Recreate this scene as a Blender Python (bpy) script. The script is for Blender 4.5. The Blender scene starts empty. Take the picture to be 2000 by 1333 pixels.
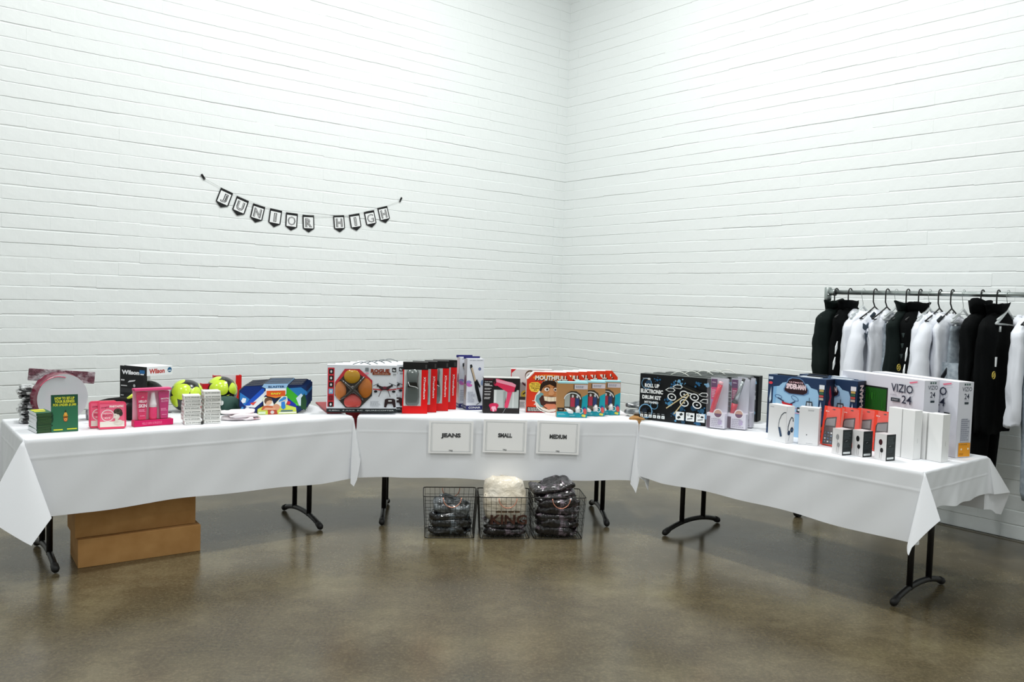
import bpy, bmesh, math, random
from mathutils import Vector, Matrix, noise
R = math.radians
PI = math.pi
sc = bpy.context.scene
col = sc.collection
# ------------------------------------------------------------------ camera, world, lights, exposure
CAM_H = 1.5387
cd = bpy.data.cameras.new('camera'); cam = bpy.data.objects.new('camera', cd); col.objects.link(cam)
cd.sensor_width = 36.0; cd.lens = 1604.7 / 2000 * 36; cd.clip_start = .05; cd.clip_end = 100
_p, _r = .0511, .0307
fw = Vector((0, math.cos(_p), -math.sin(_p))); up = Vector((0, math.sin(_p), math.cos(_p))); rt = Vector((1, 0, 0))
cr = rt * math.cos(_r) + up * math.sin(_r); cu = up * math.cos(_r) - rt * math.sin(_r)
M = Matrix((cr, cu, -fw)).transposed().to_4x4(); M.translation = (0, 0, CAM_H); cam.matrix_world = M
sc.camera = cam
sc.view_settings.view_transform = 'Standard'; sc.view_settings.look = 'None'; sc.view_settings.gamma = 1
sc.view_settings.use_curve_mapping = False; sc.view_settings.exposure = 0.56
w = bpy.data.worlds.new('world'); sc.world = w; w.use_nodes = True
w.node_tree.nodes['Background'].inputs[0].default_value = (.93, 1.0, .99, 1)
w.node_tree.nodes['Background'].inputs[1].default_value = .38

PSI = .6836
C0 = Vector((.532, 9.172, 0))
DL = Vector((math.cos(PSI), math.sin(PSI), 0)); DR = Vector((math.sin(PSI), -math.cos(PSI), 0))
def room(a, b, z=0): return C0 + DR * a - DL * b + Vector((0, 0, z))   # a: metres from left wall, b: metres from right wall
def lamp(a, b, z, power, size, colr=(.985, 1, .99)):
    l = bpy.data.lights.new('ceiling_lamp', 'AREA'); l.shape = 'DISK'; l.size = size; l.energy = power; l.color = colr
    o = bpy.data.objects.new('ceiling_lamp', l); col.objects.link(o); o.location = room(a, b, z)
for a, b, pw in ((2.4, 2.4, 92), (2.5, 5.2, 60), (5.0, 2.5, 60), (5.6, 5.6, 50), (8.2, 2.6, 30), (2.6, 8.2, 45)):
    lamp(a, b, 5.6, pw * .89, .5)

# ------------------------------------------------------------------ colour and materials
def lin(c):
    if isinstance(c, str):
        c = c.lstrip('#'); c = tuple(int(c[i:i + 2], 16) / 255 for i in (0, 2, 4))
    return tuple((x / 12.92 if x <= .04045 else ((x + .055) / 1.055) ** 2.4) for x in c[:3])
MATS = {}
def mat(name, c='#808080', rough=.5, metal=0, coat=0, bump=None, trans=0, alpha=1, sheen=0, vcol=False, spec=.5, noisec=None):
    if name in MATS: return MATS[name]
    m = bpy.data.materials.new(name); m.use_nodes = True; nt = m.node_tree; b = nt.nodes['Principled BSDF']
    b.inputs['Base Color'].default_value = (*lin(c), 1); b.inputs['Roughness'].default_value = rough
    b.inputs['Metallic'].default_value = metal; b.inputs['Coat Weight'].default_value = coat
    b.inputs['Coat Roughness'].default_value = .12
    b.inputs['Specular IOR Level'].default_value = spec
    b.inputs['Transmission Weight'].default_value = trans; b.inputs['Alpha'].default_value = alpha
    b.inputs['Sheen Weight'].default_value = sheen
    if vcol:
        a = nt.nodes.new('ShaderNodeAttribute'); a.attribute_name = 'Col'; nt.links.new(a.outputs['Color'], b.inputs['Base Color'])
    if noisec:   # (scale, colour2, lo, hi)
        t = nt.nodes.new('ShaderNodeTexCoord'); n = nt.nodes.new('ShaderNodeTexNoise'); n.inputs['Scale'].default_value = noisec[0]; n.inputs['Detail'].default_value = 5
        r = nt.nodes.new('ShaderNodeValToRGB'); r.color_ramp.elements[0].position = noisec[2]; r.color_ramp.elements[1].position = noisec[3]
        r.color_ramp.elements[0].color = (*lin(c), 1); r.color_ramp.elements[1].color = (*lin(noisec[1]), 1)
        nt.links.new(t.outputs['Object'], n.inputs['Vector']); nt.links.new(n.outputs['Fac'], r.inputs['Fac']); nt.links.new(r.outputs['Color'], b.inputs['Base Color'])
    if bump:     # (scale, strength, distance)
        t = nt.nodes.new('ShaderNodeTexCoord'); n = nt.nodes.new('ShaderNodeTexNoise'); n.inputs['Scale'].default_value = bump[0]; n.inputs['Detail'].default_value = 4
        bp = nt.nodes.new('ShaderNodeBump'); bp.inputs['Strength'].default_value = bump[1]; bp.inputs['Distance'].default_value = bump[2]
        nt.links.new(t.outputs['Object'], n.inputs['Vector']); nt.links.new(n.outputs['Fac'], bp.inputs['Height']); nt.links.new(bp.outputs['Normal'], b.inputs['Normal'])
    MATS[name] = m; return m
PRINT = mat('printed_card', rough=.45, vcol=True, spec=.3)
MATTE = mat('painted_matt', rough=.75, vcol=True, spec=.25)
GLOSS = mat('glossy_plastic', rough=.25, coat=.4, vcol=True)
CLEAR = mat('clear_plastic', '#f4f7f8', rough=.06, alpha=.03, spec=.7)
WALLP = mat('white_painted_brick', '#ebefee', rough=.5, bump=(13, .45, .006), spec=.35)
CLOTH = mat('white_table_cloth', '#f0f2f6', rough=.55, bump=(60, .12, .002), spec=.3)
METAL = mat('galvanised_pipe', '#a3aba9', rough=.32, metal=.9, bump=(80, .1, .001))
BLACKM = mat('black_powder_coat', '#100f0f', rough=.42)
WIRE = mat('black_wire', '#17150f', rough=.4, metal=.3)
COPPER = mat('copper_wire', '#e8a48c', rough=.25, metal=.7)
KRAFT = mat('kraft_cardboard', '#a97b45', rough=.85, noisec=(9, '#b98b53', .35, .7), bump=(120, .15, .001))
def bagmat(name, c, c2, sc_=22, lo=.45, hi=.62): return mat(name, c, rough=.32, coat=1.0, noisec=(sc_, c2, lo, hi), bump=(42, 1.0, .018))

# ------------------------------------------------------------------ mesh builder
class MB:
    def __init__(s): s.v = []; s.f = []; s.c = []; s.m = []
    def add(s, vs, fs, c=(.5, .5, .5), mi=0):
        o = len(s.v); s.v += [tuple(p) for p in vs]
        for f in fs: s.f.append([i + o for i in f]); s.c.append(c); s.m.append(mi)
    def box(s, x0, x1, y0, y1, z0, z1, c='#808080', mi=0, skip=()):
        c = lin(c); V = [(x0, y0, z0), (x1, y0, z0), (x1, y1, z0), (x0, y1, z0), (x0, y0, z1), (x1, y0, z1), (x1, y1, z1), (x0, y1, z1)]
        F = dict(b=(3, 2, 1, 0), t=(4, 5, 6, 7), f=(0, 1, 5, 4), r=(1, 2, 6, 5), k=(2, 3, 7, 6), l=(3, 0, 4, 7))
        s.add(V, [F[k] for k in F if k not in skip], c, mi)
    def tube(s, pts, r, c='#101010', n=6, mi=0, cap=True, closed=False):
        c = lin(c); P = [Vector(p) for p in pts]; k = len(P); rr = r if isinstance(r, (list, tuple)) else [r] * k; V = []; u0 = None
        for i, p in enumerate(P):
            a = P[(i - 1) % k] if (i > 0 or closed) else p; b = P[(i + 1) % k] if (i < k - 1 or closed) else p
            d = (b - a).normalized()
            if u0 is None: u0 = d.orthogonal().normalized()
            u = (u0 - d * u0.dot(d)); u = u.normalized() if u.length > 1e-6 else d.orthogonal().normalized(); u0 = u; q = d.cross(u)
            for j in range(n):
                t = 2 * PI * j / n; V.append(p + (u * math.cos(t) + q * math.sin(t)) * rr[i])
        F = []
        for i in range(k if closed else k - 1):
            for j in range(n):
                F.append((i * n + j, i * n + (j + 1) % n, ((i + 1) % k) * n + (j + 1) % n, ((i + 1) % k) * n + j))
        if cap and not closed: F += [tuple(range(n))[::-1], tuple((k - 1) * n + j for j in range(n))]
        s.add(V, F, c, mi)
    def prism(s, pts, y0, y1, c='#808080', mi=0, side=None):   # outline in x,z extruded along y
        n = len(pts); V = [(x, y0, z) for x, z in pts] + [(x, y1, z) for x, z in pts]
        s.add(V, [tuple(range(n)), tuple(range(2 * n - 1, n - 1, -1))], lin(c), mi)
        s.add(V, [(i, i + n, (i + 1) % n + n, (i + 1) % n) for i in range(n)], lin(side or c), mi)
    def lathe(s, prof, cx=0, cy=0, n=16, c='#808080', mi=0, sx=1, sy=1):  # prof (r,z)
        c = lin(c); V = []; F = []
        for r_, z in prof:
            for j in range(n):
                t = 2 * PI * j / n; V.append((cx + r_ * sx * math.cos(t), cy + r_ * sy * math.sin(t), z))
        for i in range(len(prof) - 1):
            for j in range(n): F.append((i * n + j, i * n + (j + 1) % n, (i + 1) * n + (j + 1) % n, (i + 1) * n + j))
        F += [tuple(range(n))[::-1], tuple((len(prof) - 1) * n + j for j in range(n))]
        s.add(V, F, c, mi)
    def build(s, name, mats=None, parent=None, smooth=False, bevel=0, solid=0, fix=False):
        me = bpy.data.meshes.new(name); me.from_pydata(s.v, [], s.f)
        mats = mats if isinstance(mats, (list, tuple)) else [mats or PRINT]
        for m in mats: me.materials.append(m)
        at = me.color_attributes.new('Col', 'FLOAT_COLOR', 'CORNER'); buf = []
        for f, c in zip(s.f, s.c): buf += [c[0], c[1], c[2], 1.0] * len(f)
        at.data.foreach_set('color', buf)
        me.polygons.foreach_set('material_index', s.m)
        if smooth: me.polygons.foreach_set('use_smooth', [True] * len(s.f))
        if fix:
            b = bmesh.new(); b.from_mesh(me); bmesh.ops.remove_doubles(b, verts=b.verts, dist=.0004); bmesh.ops.recalc_face_normals(b, faces=b.faces); b.to_mesh(me); b.free()
        me.update()
        o = bpy.data.objects.new(name, me); col.objects.link(o)
        if parent: o.parent = parent
        if bevel:
            md = o.modifiers.new('bevel', 'BEVEL'); md.width = bevel; md.segments = 2; md.limit_method = 'ANGLE'
        if solid:
            md = o.modifiers.new('solid', 'SOLIDIFY'); md.thickness = solid; md.offset = 0
        return o
def rumple(b, amp, scale, seed=0):
    off = Vector((seed * 3.1, seed * 1.7, 5.0))
    for i, p in enumerate(b.v):
        v = Vector(p); q = noise.noise_vector(Vector((v.x, v.y, v.z * .55)) * scale + off) * amp; q2 = noise.noise_vector(v * scale * 2.6 + off) * amp * .35; b.v[i] = tuple(v + q + q2)
def tag(o, label, cat, group=None):
    o['label'] = label; o['category'] = cat
    if group: o['group'] = group
    return o
def thing(name, label, cat, loc=(0, 0, 0), ang=0, group=None):
    o = bpy.data.objects.new(name, None); o.empty_display_size = .05; col.objects.link(o)
    o.location = loc; o.rotation_euler = (0, 0, ang); return tag(o, label, cat, group)
def dup(root, loc, ang, label, group=None):
    r = root.copy(); col.objects.link(r); r.location = loc; r.rotation_euler = (root.rotation_euler[0], root.rotation_euler[1], ang); r.scale = root.scale; r['label'] = label
    if group: r['group'] = group
    kids = [o for o in bpy.data.objects if o.parent == root]
    for ch in kids:
        c = ch.copy(); col.objects.link(c); c.parent = r
        for g in [o for o in bpy.data.objects if o.parent == ch]:
            d = g.copy(); col.objects.link(d); d.parent = c
    return r

# ------------------------------------------------------------------ lettering and flat print
TXT = {}
def text_mesh(s, bold=0.0):
    k = (s, bold)
    if k in TXT: return TXT[k]
    cu_ = bpy.data.curves.new('t', 'FONT'); cu_.body = s; cu_.resolution_u = 2; cu_.offset = bold
    o = bpy.data.objects.new('t', cu_); col.objects.link(o); bpy.context.view_layer.update()
    e = o.evaluated_get(bpy.context.evaluated_depsgraph_get()); me = e.to_mesh()
    vs = [(v.co.x, v.co.y) for v in me.vertices]; fs = [tuple(p.vertices) for p in me.polygons]; e.to_mesh_clear()
    bpy.data.objects.remove(o); bpy.data.curves.remove(cu_)
    x0 = min(v[0] for v in vs); x1 = max(v[0] for v in vs); y0 = min(v[1] for v in vs); y1 = max(v[1] for v in vs)
    vs = [((x - x0) / (x1 - x0) - .5, (y - y0) / (y1 - y0) - .5) for x, y in vs]
    TXT[k] = (vs, fs); return TXT[k]
class Art:
    """flat print on a face; u,v in 0..1 of the face; each call one layer higher"""
    def __init__(s, w, h, gap=.0006): s.w = w; s.h = h; s.L = []; s.g = gap
    def poly(s, pts, c, raw=False): s.L.append(([(u * s.w, v * s.h) if not raw else (u, v) for u, v in pts], [tuple(range(len(pts)))], lin(c))); return s
    def rect(s, u0, v0, u1, v1, c): return s.poly([(u0, v0), (u1, v0), (u1, v1), (u0, v1)], c)
    def circ(s, u, v, rx, c, ry=None, n=18, rot=0, a0=0, a1=360):   # radii as fraction of width, kept round
        rx *= s.w; ry = rx if ry is None else ry * s.w; P = []
        m = n if a1 - a0 >= 360 else n + 1
        for i in range(m):
            t = R(a0 + (a1 - a0) * i / n); x = rx * math.cos(t); y = ry * math.sin(t)
            P.append((u * s.w + x * math.cos(R(rot)) - y * math.sin(R(rot)), v * s.h + x * math.sin(R(rot)) + y * math.cos(R(rot))))
        return s.poly(P, c, True)
    def line(s, u0, v0, u1, v1, wd, c):
        a = Vector((u0 * s.w, v0 * s.h)); b = Vector((u1 * s.w, v1 * s.h)); d = (b - a).normalized(); n = Vector((-d.y, d.x)) * wd * s.w / 2
        return s.poly([tuple(a + n), tuple(a - n), tuple(b - n), tuple(b + n)], c, True)
    def ring(s, u, v, rx, c, wd=.012, ry=None, n=20, rot=0, a0=0, a1=360):
        rx *= s.w; ry = rx if ry is None else ry * s.w; wd *= s.w; V = []; F = []
        for i in range(n + 1):
            t = R(a0 + (a1 - a0) * i / n)
            for k in (0, wd):
                x = (rx - k) * math.cos(t); y = (ry - k) * math.sin(t)
                V.append((u * s.w + x * math.cos(R(rot)) - y * math.sin(R(rot)), v * s.h + x * math.sin(R(rot)) + y * math.cos(R(rot))))
        for i in range(n): F.append((2 * i, 2 * i + 1, 2 * i + 3, 2 * i + 2))
        s.L.append((V, F, lin(c))); return s
    def text(s, t, u, v, wu, hv, c, bold=.0, rot=0):
        vs, fs = text_mesh(t, bold); ww = wu * s.w; hh = hv * s.h; cx = u * s.w; cy = v * s.h
        ca, sa = math.cos(R(rot)), math.sin(R(rot))
        s.L.append(([(cx + x * ww * ca - y * hh * sa, cy + x * ww * sa + y * hh * ca) for x, y in vs], fs, lin(c))); return s
    def bars(s, u0, v0, u1, v1, c, n=5, seed=1):      # lines of type too small to read
        rnd = random.Random(seed); V = []; F = []
        for i in range(n):
            v = v1 - (v1 - v0) * (i + .5) / n; hh = (v1 - v0) / n * .28; x = u0; e = u0 + (u1 - u0) * rnd.uniform(.7, 1)
            while x < e:
                q = min(e, x + (u1 - u0) * rnd.uniform(.08, .22)); k = len(V)
                V += [(x * s.w, (v - hh) * s.h), (q * s.w, (v - hh) * s.h), (q * s.w, (v + hh) * s.h), (x * s.w, (v + hh) * s.h)]; F.append((k, k + 1, k + 2, k + 3)); x = q + (u1 - u0) * .03
        s.L.append((V, F, lin(c))); return s
    def put(s, mb, face, w=0, d=0, h=0):
        for i, (P, F, c) in enumerate(s.L):
            o = s.g + .00022 * i
            if face == 'front': V = [(x, -o, y) for x, y in P]
            elif face == 'right': V = [(w + o, x, y) for x, y in P]
            elif face == 'left': V = [(-o, s.w - x, y) for x, y in P]
            elif face == 'top': V = [(x, y, h + o) for x, y in P]
            mb.add(V, F, c)
        return mb
def carton(name, label, cat, A, ang, w, h, d, body, front=None, right=None, left=None, top=None, group=None, z=.7505, bevel=.0015, tilt=0):
    t = thing(name, label, cat, (A[0], A[1], z), R(ang), group)
    if tilt: t.rotation_euler[0] = R(tilt)
    b = MB()
    bc = body if isinstance(body, dict) else {}
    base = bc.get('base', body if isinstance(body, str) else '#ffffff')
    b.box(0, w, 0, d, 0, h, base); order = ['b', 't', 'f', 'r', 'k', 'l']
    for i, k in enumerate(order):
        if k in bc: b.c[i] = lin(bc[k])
    b.build('carton', PRINT, t, bevel=bevel)
    if front or right or left or top:
        m = MB()
        if front: front.put(m, 'front')
        if right: right.put(m, 'right', w=w)
        if left: left.put(m, 'left')
        if top: top.put(m, 'top', h=h)
        m.build('printed_artwork', PRINT, t)
    return t

# ------------------------------------------------------------------ room shell
def struct(o): o['kind'] = 'structure'; return o
def plane_obj(name, P, m, parent=None):
    b = MB(); b.add(P, [tuple(range(len(P)))], (.8, .8, .8)); return b.build(name, m, parent)
HROOM = 6.1
fl = mat('polished_concrete', '#6f6654', rough=.2, spec=.55)
nt = fl.node_tree; bs = nt.nodes['Principled BSDF']; tc = nt.nodes.new('ShaderNodeTexCoord')
def nz(scale, det, rgh=.55):
    n = nt.nodes.new('ShaderNodeTexNoise'); n.inputs['Scale'].default_value = scale; n.inputs['Detail'].default_value = det; n.inputs['Roughness'].default_value = rgh
    nt.links.new(tc.outputs['Object'], n.inputs['Vector']); return n
def ramp(src, stops):
    r = nt.nodes.new('ShaderNodeValToRGB'); e = r.color_ramp.elements
    while len(e) < len(stops): e.new(.5)
    for i, (p_, c_) in enumerate(stops): e[i].position = p_; e[i].color = (*lin(c_), 1)
    nt.links.new(src.outputs['Fac'], r.inputs['Fac']); return r
def mix(a, b, f, mode='MIX'):
    m = nt.nodes.new('ShaderNodeMix'); m.data_type = 'RGBA'; m.blend_type = mode
    if isinstance(f, float): m.inputs[0].default_value = f
    else: nt.links.new(f, m.inputs[0])
    nt.links.new(a, m.inputs[6]); nt.links.new(b, m.inputs[7]); return m.outputs[2]
r1 = ramp(nz(1.3, 8, .62), [(.30, '#2d291d'), (.46, '#4b442f'), (.55, '#696148'), (.68, '#938b68')])
r2 = ramp(nz(2.7, 8, .7), [(.33, '#2e2822'), (.5, '#55493a'), (.64, '#817761')])
r3 = ramp(nz(60, 6, .8), [(.25, '#332c20'), (.5, '#5c523c'), (.75, '#988b6c')])
c1 = mix(r1.outputs[0], r2.outputs[0], .45); c2_ = mix(c1, r3.outputs[0], .40)
spk = ramp(nz(95, 2, .5), [(.78, '#000000'), (.80, '#ffffff')])
wht = nt.nodes.new('ShaderNodeRGB'); wht.outputs[0].default_value = (.42, .40, .34, 1)
c3 = mix(c2_, wht.outputs[0], spk.outputs[0]); nt.links.new(c3, bs.inputs['Base Color'])
rr = ramp(nz(1.8, 5), [(.3, '#707070'), (.7, '#8e8e8e')]); nt.links.new(rr.outputs[0], bs.inputs['Roughness'])
bp = nt.nodes.new('ShaderNodeBump'); bp.inputs['Strength'].default_value = .12; bp.inputs['Distance'].default_value = .004
nt.links.new(nz(14, 5).outputs['Fac'], bp.inputs['Height']); nt.links.new(bp.outputs['Normal'], bs.inputs['Normal'])
AA, BB = 11.5, 11.5
fb = MB(); c4 = [room(0, 0), room(AA, 0), room(AA, BB), room(0, BB)]
fb.add([tuple(p) for p in c4] + [tuple(p - Vector((0, 0, .15))) for p in c4], [(0, 1, 2, 3), (7, 6, 5, 4), (0, 4, 5, 1), (1, 5, 6, 2), (2, 6, 7, 3), (3, 7, 4, 0)])
struct(fb.build('floor', fl, fix=True))
struct(plane_obj('ceiling', [tuple(p + Vector((0, 0, HROOM))) for p in c4], mat('ceiling_paint', '#9a9c98', rough=.9)))

# brick walls: every brick that shows large is an object of its own
COURSE, BL_ = .1016, .305
rnd = random.Random(7)
def brick_mesh(i, length):
    rn = random.Random(100 + i); n = 7; b = MB(); zt = []; zb = []; V = []; F = []
    wt = rn.choice((.0002, .0012, .0030, .0055)); wb = rn.choice((.0002, .0014, .0030, .0045))
    for k in range(n + 1):
        zt.append(COURSE - wt - abs(rn.gauss(0, .0010))); zb.append(wb + abs(rn.gauss(0, .0008)))
    yf = .0068; el = rn.choice((0, 0, 0, .0006)); er = 0
    for k in range(n + 1):
        x = length * k / n; ed = el if k == 0 else er if k == n else 0
        if k == 1: x = .004
        if k == n - 1: x = length - .004
        y1 = yf - ed; q = rn.uniform(.0016, .0032)
        y1 += 0 if k in (0, n) else rn.uniform(-.0006, .0003)
        V += [(x, 0, zb[k]), (x, y1 - q, zb[k]), (x, y1, zb[k] + .0028), (x, y1, zt[k] - .0028), (x, y1 - q, zt[k]), (x, 0, zt[k])]
    for k in range(n):
        for j in range(5): a = k * 6 + j; F.append((a, a + 6, a + 7, a + 1))
    F += [tuple(range(6)), tuple(n * 6 + j for j in range(5, -1, -1))]
    return V, F
BV = [brick_mesh(i, BL_) for i in range(20)]; HV = [brick_mesh(50 + i, BL_ / 2) for i in range(4)]
BME = []
for V, F in BV:
    me = bpy.data.meshes.new('brick'); me.from_pydata(V, [], F); me.materials.append(WALLP); me.update(); BME.append(me)
def wall(name, X, N, smax, side):   # X: direction along the wall from the corner, N: normal into the room
    z3 = Vector((0, 0, 1)); M4 = Matrix((X, N, z3)).transposed().to_4x4(); M4.translation = C0
    b = MB(); b.box(0, smax, -.12, .0035, 0, HROOM, '#edf0ee'); wl = b.build(name, WALLP); wl.matrix_world = M4; struct(wl)
    cand = []; rows = int(HROOM / COURSE) - 1
    for r_ in range(rows):
        k = 0
        while True:
            s0 = k * BL_ - (BL_ / 2 if r_ % 2 else 0) + .004; k += 1
            if s0 + BL_ > smax: break
            if s0 < 0: continue
            cand.append((s0, r_ * COURSE))
    inv = cam.matrix_world.inverted()
    def inframe(s0, z):
        q = inv @ (M4 @ Vector((s0 + .15, 0, z + .05)))
        if q.z > -.1: return None
        u = 1604.7 * q.x / -q.z; v = 1604.7 * q.y / -q.z
        return -q.z if abs(u) < 1010 and abs(v) < 680 else None
    vis = []; rest = []
    for c in cand:
        dd = inframe(*c); (vis if dd else rest).append((dd or 99, c))
    vis.sort(); big = vis[:300]; rest += vis[300:]
    def jig(s0, z):
        q = random.Random(int(s0 * 1000) * 7919 + int(z * 1000)); rw = random.Random(int(z * 1000) + 3); return rw.uniform(-.0009, .0009) + .0034 * noise.noise((s0 * 1.1, z * 9, 3)) + (q.random() < .08) * q.uniform(-.0008, .0008), q.gauss(0, .0011), q.randrange(20), 0
    for _, (s0, z) in big:
        dy, dz, vi, ry = jig(s0, z)
        o = bpy.data.objects.new('brick', BME[vi]); col.objects.link(o); o.parent = wl; o.location = (s0, dy, z + dz); o.rotation_euler = (0, 0, ry)
    V = []; F = []
    for _, (s0, z) in rest:
        if z > 5.2 and _ == 99: pass
        dy, dz, vi, ry = jig(s0, z); o = len(V); VV, FF = BV[vi]
        V += [(x + s0, y + dy + ry * x, zz + z + dz) for x, y, zz in VV]; F += [tuple(i + o for i in f) for f in FF]
    for r_ in range(1, rows, 2):
        VV, FF = HV[r_ % 4]; o = len(V); V += [(x, y, zz + r_ * COURSE) for x, y, zz in VV]; F += [tuple(i + o for i in f) for f in FF]
    me = bpy.data.meshes.new('brick_courses'); me.from_pydata(V, [], F); me.materials.append(WALLP); me.update()
    o = bpy.data.objects.new('brick_courses', me); col.objects.link(o); o.parent = wl; o['kind'] = 'stuff'
    return M4
ML = wall('wall_left', -DL, DR, 8.6, 'l')
MR = wall('wall_right', DR, -DL, 8.6, 'r')
jb = MB(); jb.box(.03, 8.5, .012, .02, .0, .006, '#23221c'); jb.box(.03, 8.5, .02, .055, .0, .004, '#77746a')
jo = jb.build('trim_1', MATTE); jo.matrix_world = MR; struct(jo)

# ------------------------------------------------------------------ tables and cloths
TAB = {'L': (-1.985, 5.02, .6748), 'M': (-.098, 5.775, .0892), 'R': (1.762, 4.979, -.8771)}
HT = .75; TL_, TW_ = 1.84, .77
def tw(k, x, y, z=HT):
    X, Y, a = TAB[k]; return (X + x * math.cos(a) - y * math.sin(a), Y + x * math.sin(a) + y * math.cos(a), z)
def make_table(k, label):
    X, Y, a = TAB[k]; t = thing('folding_table', label, 'table', (X, Y, 0), a, 'folding tables under white cloths')
    b = MB(); b.box(-.915, .915, -.378, .378, .70, .742, '#b9b6ae'); b.build('tabletop', GLOSS, t, bevel=.01)
    for sx in (-1, 1):
        fx = sx * (.92 - .157)
        for sy in (-1, 1):
            m = MB(); m.tube([(fx, sy * .115, .055), (fx, sy * .115, .70)], .0165, n=10); lg = m.build('leg', BLACKM, t, smooth=True)
        m = MB(); P = []
        for i in range(13):
            q = -1 + 2 * i / 12; P.append((fx, q * .285, .020 + .052 * (1 - q * q) ** .8))
        m.tube(P, .0165, n=8); ft = m.build('foot', BLACKM, t, smooth=True)
        for sy in (-1, 1):
            m = MB(); m.tube([(fx, sy * .30, .014), (fx, sy * .288, .021), (fx, sy * .255, .034)], [.014, .021, .020], n=10); m.build('foot_cap', mat('black_rubber', '#0c0b0b', rough=.6), ft, smooth=True)
    return t
make_table('L', 'folding table with black legs standing left, over two brown cartons')
make_table('M', 'folding table with black legs in the middle, above three wire baskets')
make_table('R', 'folding table with black legs at the right, nearest the clothes rail')
def make_cloth(k, label, hf, hs_l, hs_r, rays, seed):
    rn = random.Random(seed); X, Y, a = TAB[k]; hx, hy = TL_ / 2, TW_ / 2; b = MB(); hb = .3
    z0 = HT - .0005; rr_ = .007
    def zt(x, y): return z0
    nx, ny = 46, 8
    def topv(x, y): return (x, y, z0)
    V = []; F = []
    for i in range(nx + 1):
        for j in range(ny + 1): V.append(topv(-hx + 2 * hx * i / nx, -hy + 2 * hy * j / ny))
    for i in range(nx):
        for j in range(ny): q = i * (ny + 1) + j; F.append((q, q + ny + 1, q + ny + 2, q + 1))
    b.add(V, F)
    nv = 60
    ph = [rn.uniform(0, 6) for _ in range(6)]
    def skirt(P0, P1, out, hang, n, wav, f0):
        V = []; F = []; P0 = Vector(P0); P1 = Vector(P1); out = Vector(out)
        for i in range(n + 1):
            t = i / n; p = P0.lerp(P1, t); e = min(1, min(t, 1 - t) * 9); hg = hang + e * (.008 * math.sin(7 * t + ph[0] + f0) + .004 * math.sin(19 * t + ph[1]))
            for j in range(nv + 1):
                s = j / nv; dd = s * hg
                if j == 0: off = 0; zz = 0
                elif j == 1: off = .004; zz = .001
                elif j == 2: off = .0075; zz = .005
                else:
                    zz = dd
                    off = .009 + e * s * s * wav * (math.sin(11 * t + ph[2] + f0) + .5 * math.sin(23 * t + ph[3]) + .4) + e * .0008 * math.sin(40 * t + 9 * s + ph[4])
                    off += .0014 * math.exp(-((dd - .10) / .0045) ** 2)
                    off += e * .003 * math.exp(-((t - .33) / .004) ** 2) + e * .003 * math.exp(-((t - .67) / .004) ** 2)
                V.append(tuple(p + out * off - Vector((0, 0, zz))))
        for i in range(n):
            for j in range(nv): q = i * (nv + 1) + j; F.append((q, q + 1, q + nv + 2, q + nv + 1))
        b.add(V, F); return V[:nv + 1], V[-(nv + 1):]
    f0_, f1_ = skirt((-hx, -hy, z0), (hx, -hy, z0), (0, -1, 0), hf, 110, .0028, 0)
    r0_, r1_ = skirt((hx, -hy, z0), (hx, hy, z0), (1, 0, 0), hs_r, 44, .008, 2)
    b0_, b1_ = skirt((hx, hy, z0), (-hx, hy, z0), (0, 1, 0), hb, 60, .01, 1)
    l0_, l1_ = skirt((-hx, hy, z0), (-hx, -hy, z0), (-1, 0, 0), hs_l, 44, .008, 3)
    def fan(corner, e1, e2, dA, dB, A, Bc, rl):
        # A: end column of the skirt facing e2 (front/back), Bc: end column of the end skirt facing e1; rl: [(phi, out1, out2)] creases between
        c = Vector(corner); cols = [A]; e1 = Vector(e1); e2 = Vector(e2)
        R_ = [(0, 0, 0)] + rl + [(90, 0, 0)]
        for q in range(len(R_) - 1):
            p0, p1 = R_[q], R_[q + 1]; steps = 5
            for s in range(1, steps + (0 if q == len(R_) - 2 else 1)):
                t = s / steps; ph_ = p0[0] + (p1[0] - p0[0]) * t
                d0 = (e1 * p0[1] + e2 * p0[2] + Vector((0, 0, -1))).normalized(); d1 = (e1 * p1[1] + e2 * p1[2] + Vector((0, 0, -1))).normalized()
                d = d0.lerp(d1, t).normalized(); bul = math.sin(PI * t)
                rho = min(dA / max(.01, math.cos(R(ph_))), dB / max(.01, math.sin(R(ph_))))
                cv = []
                for j in range(nv + 1):
                    u_ = j / nv; pp = c + d * rho * u_ + (e1 + e2) * (.009 * min(1, j / 4)) + e2 * bul * .012 * u_
                    cv.append(tuple(pp))
                cols.append(cv)
        cols.append(Bc); V = [p for cc in cols for p in cc]; F = []
        for i in range(len(cols) - 1):
            for j in range(nv): q = i * (nv + 1) + j; F.append((q, q + 1, q + nv + 2, q + nv + 1))
        b.add(V, F)
    fan((hx, -hy, z0), (1, 0, 0), (0, -1, 0), hf, hs_r, f1_, r0_, rays['FR'])
    fan((-hx, -hy, z0), (-1, 0, 0), (0, -1, 0), hf, hs_l, f0_, l1_, rays['FL'])
    fan((hx, hy, z0), (1, 0, 0), (0, 1, 0), hb, hs_r, b0_, r1_, rays['BR'])
    fan((-hx, hy, z0), (-1, 0, 0), (0, 1, 0), hb, hs_l, b1_, l0_, rays['BL'])
    o = b.build('tablecloth', CLOTH, smooth=True, fix=True)
    md = o.modifiers.new('solid', 'SOLIDIFY'); md.thickness = .0006
    md = o.modifiers.new('es', 'EDGE_SPLIT'); md.split_angle = R(50)
    o.location = (X, Y, 0); o.rotation_euler = (0, 0, a); tag(o, label, 'tablecloth', 'white tablecloths')
DEF = [(25, -.10, .06), (65, .10, .06)]
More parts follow.
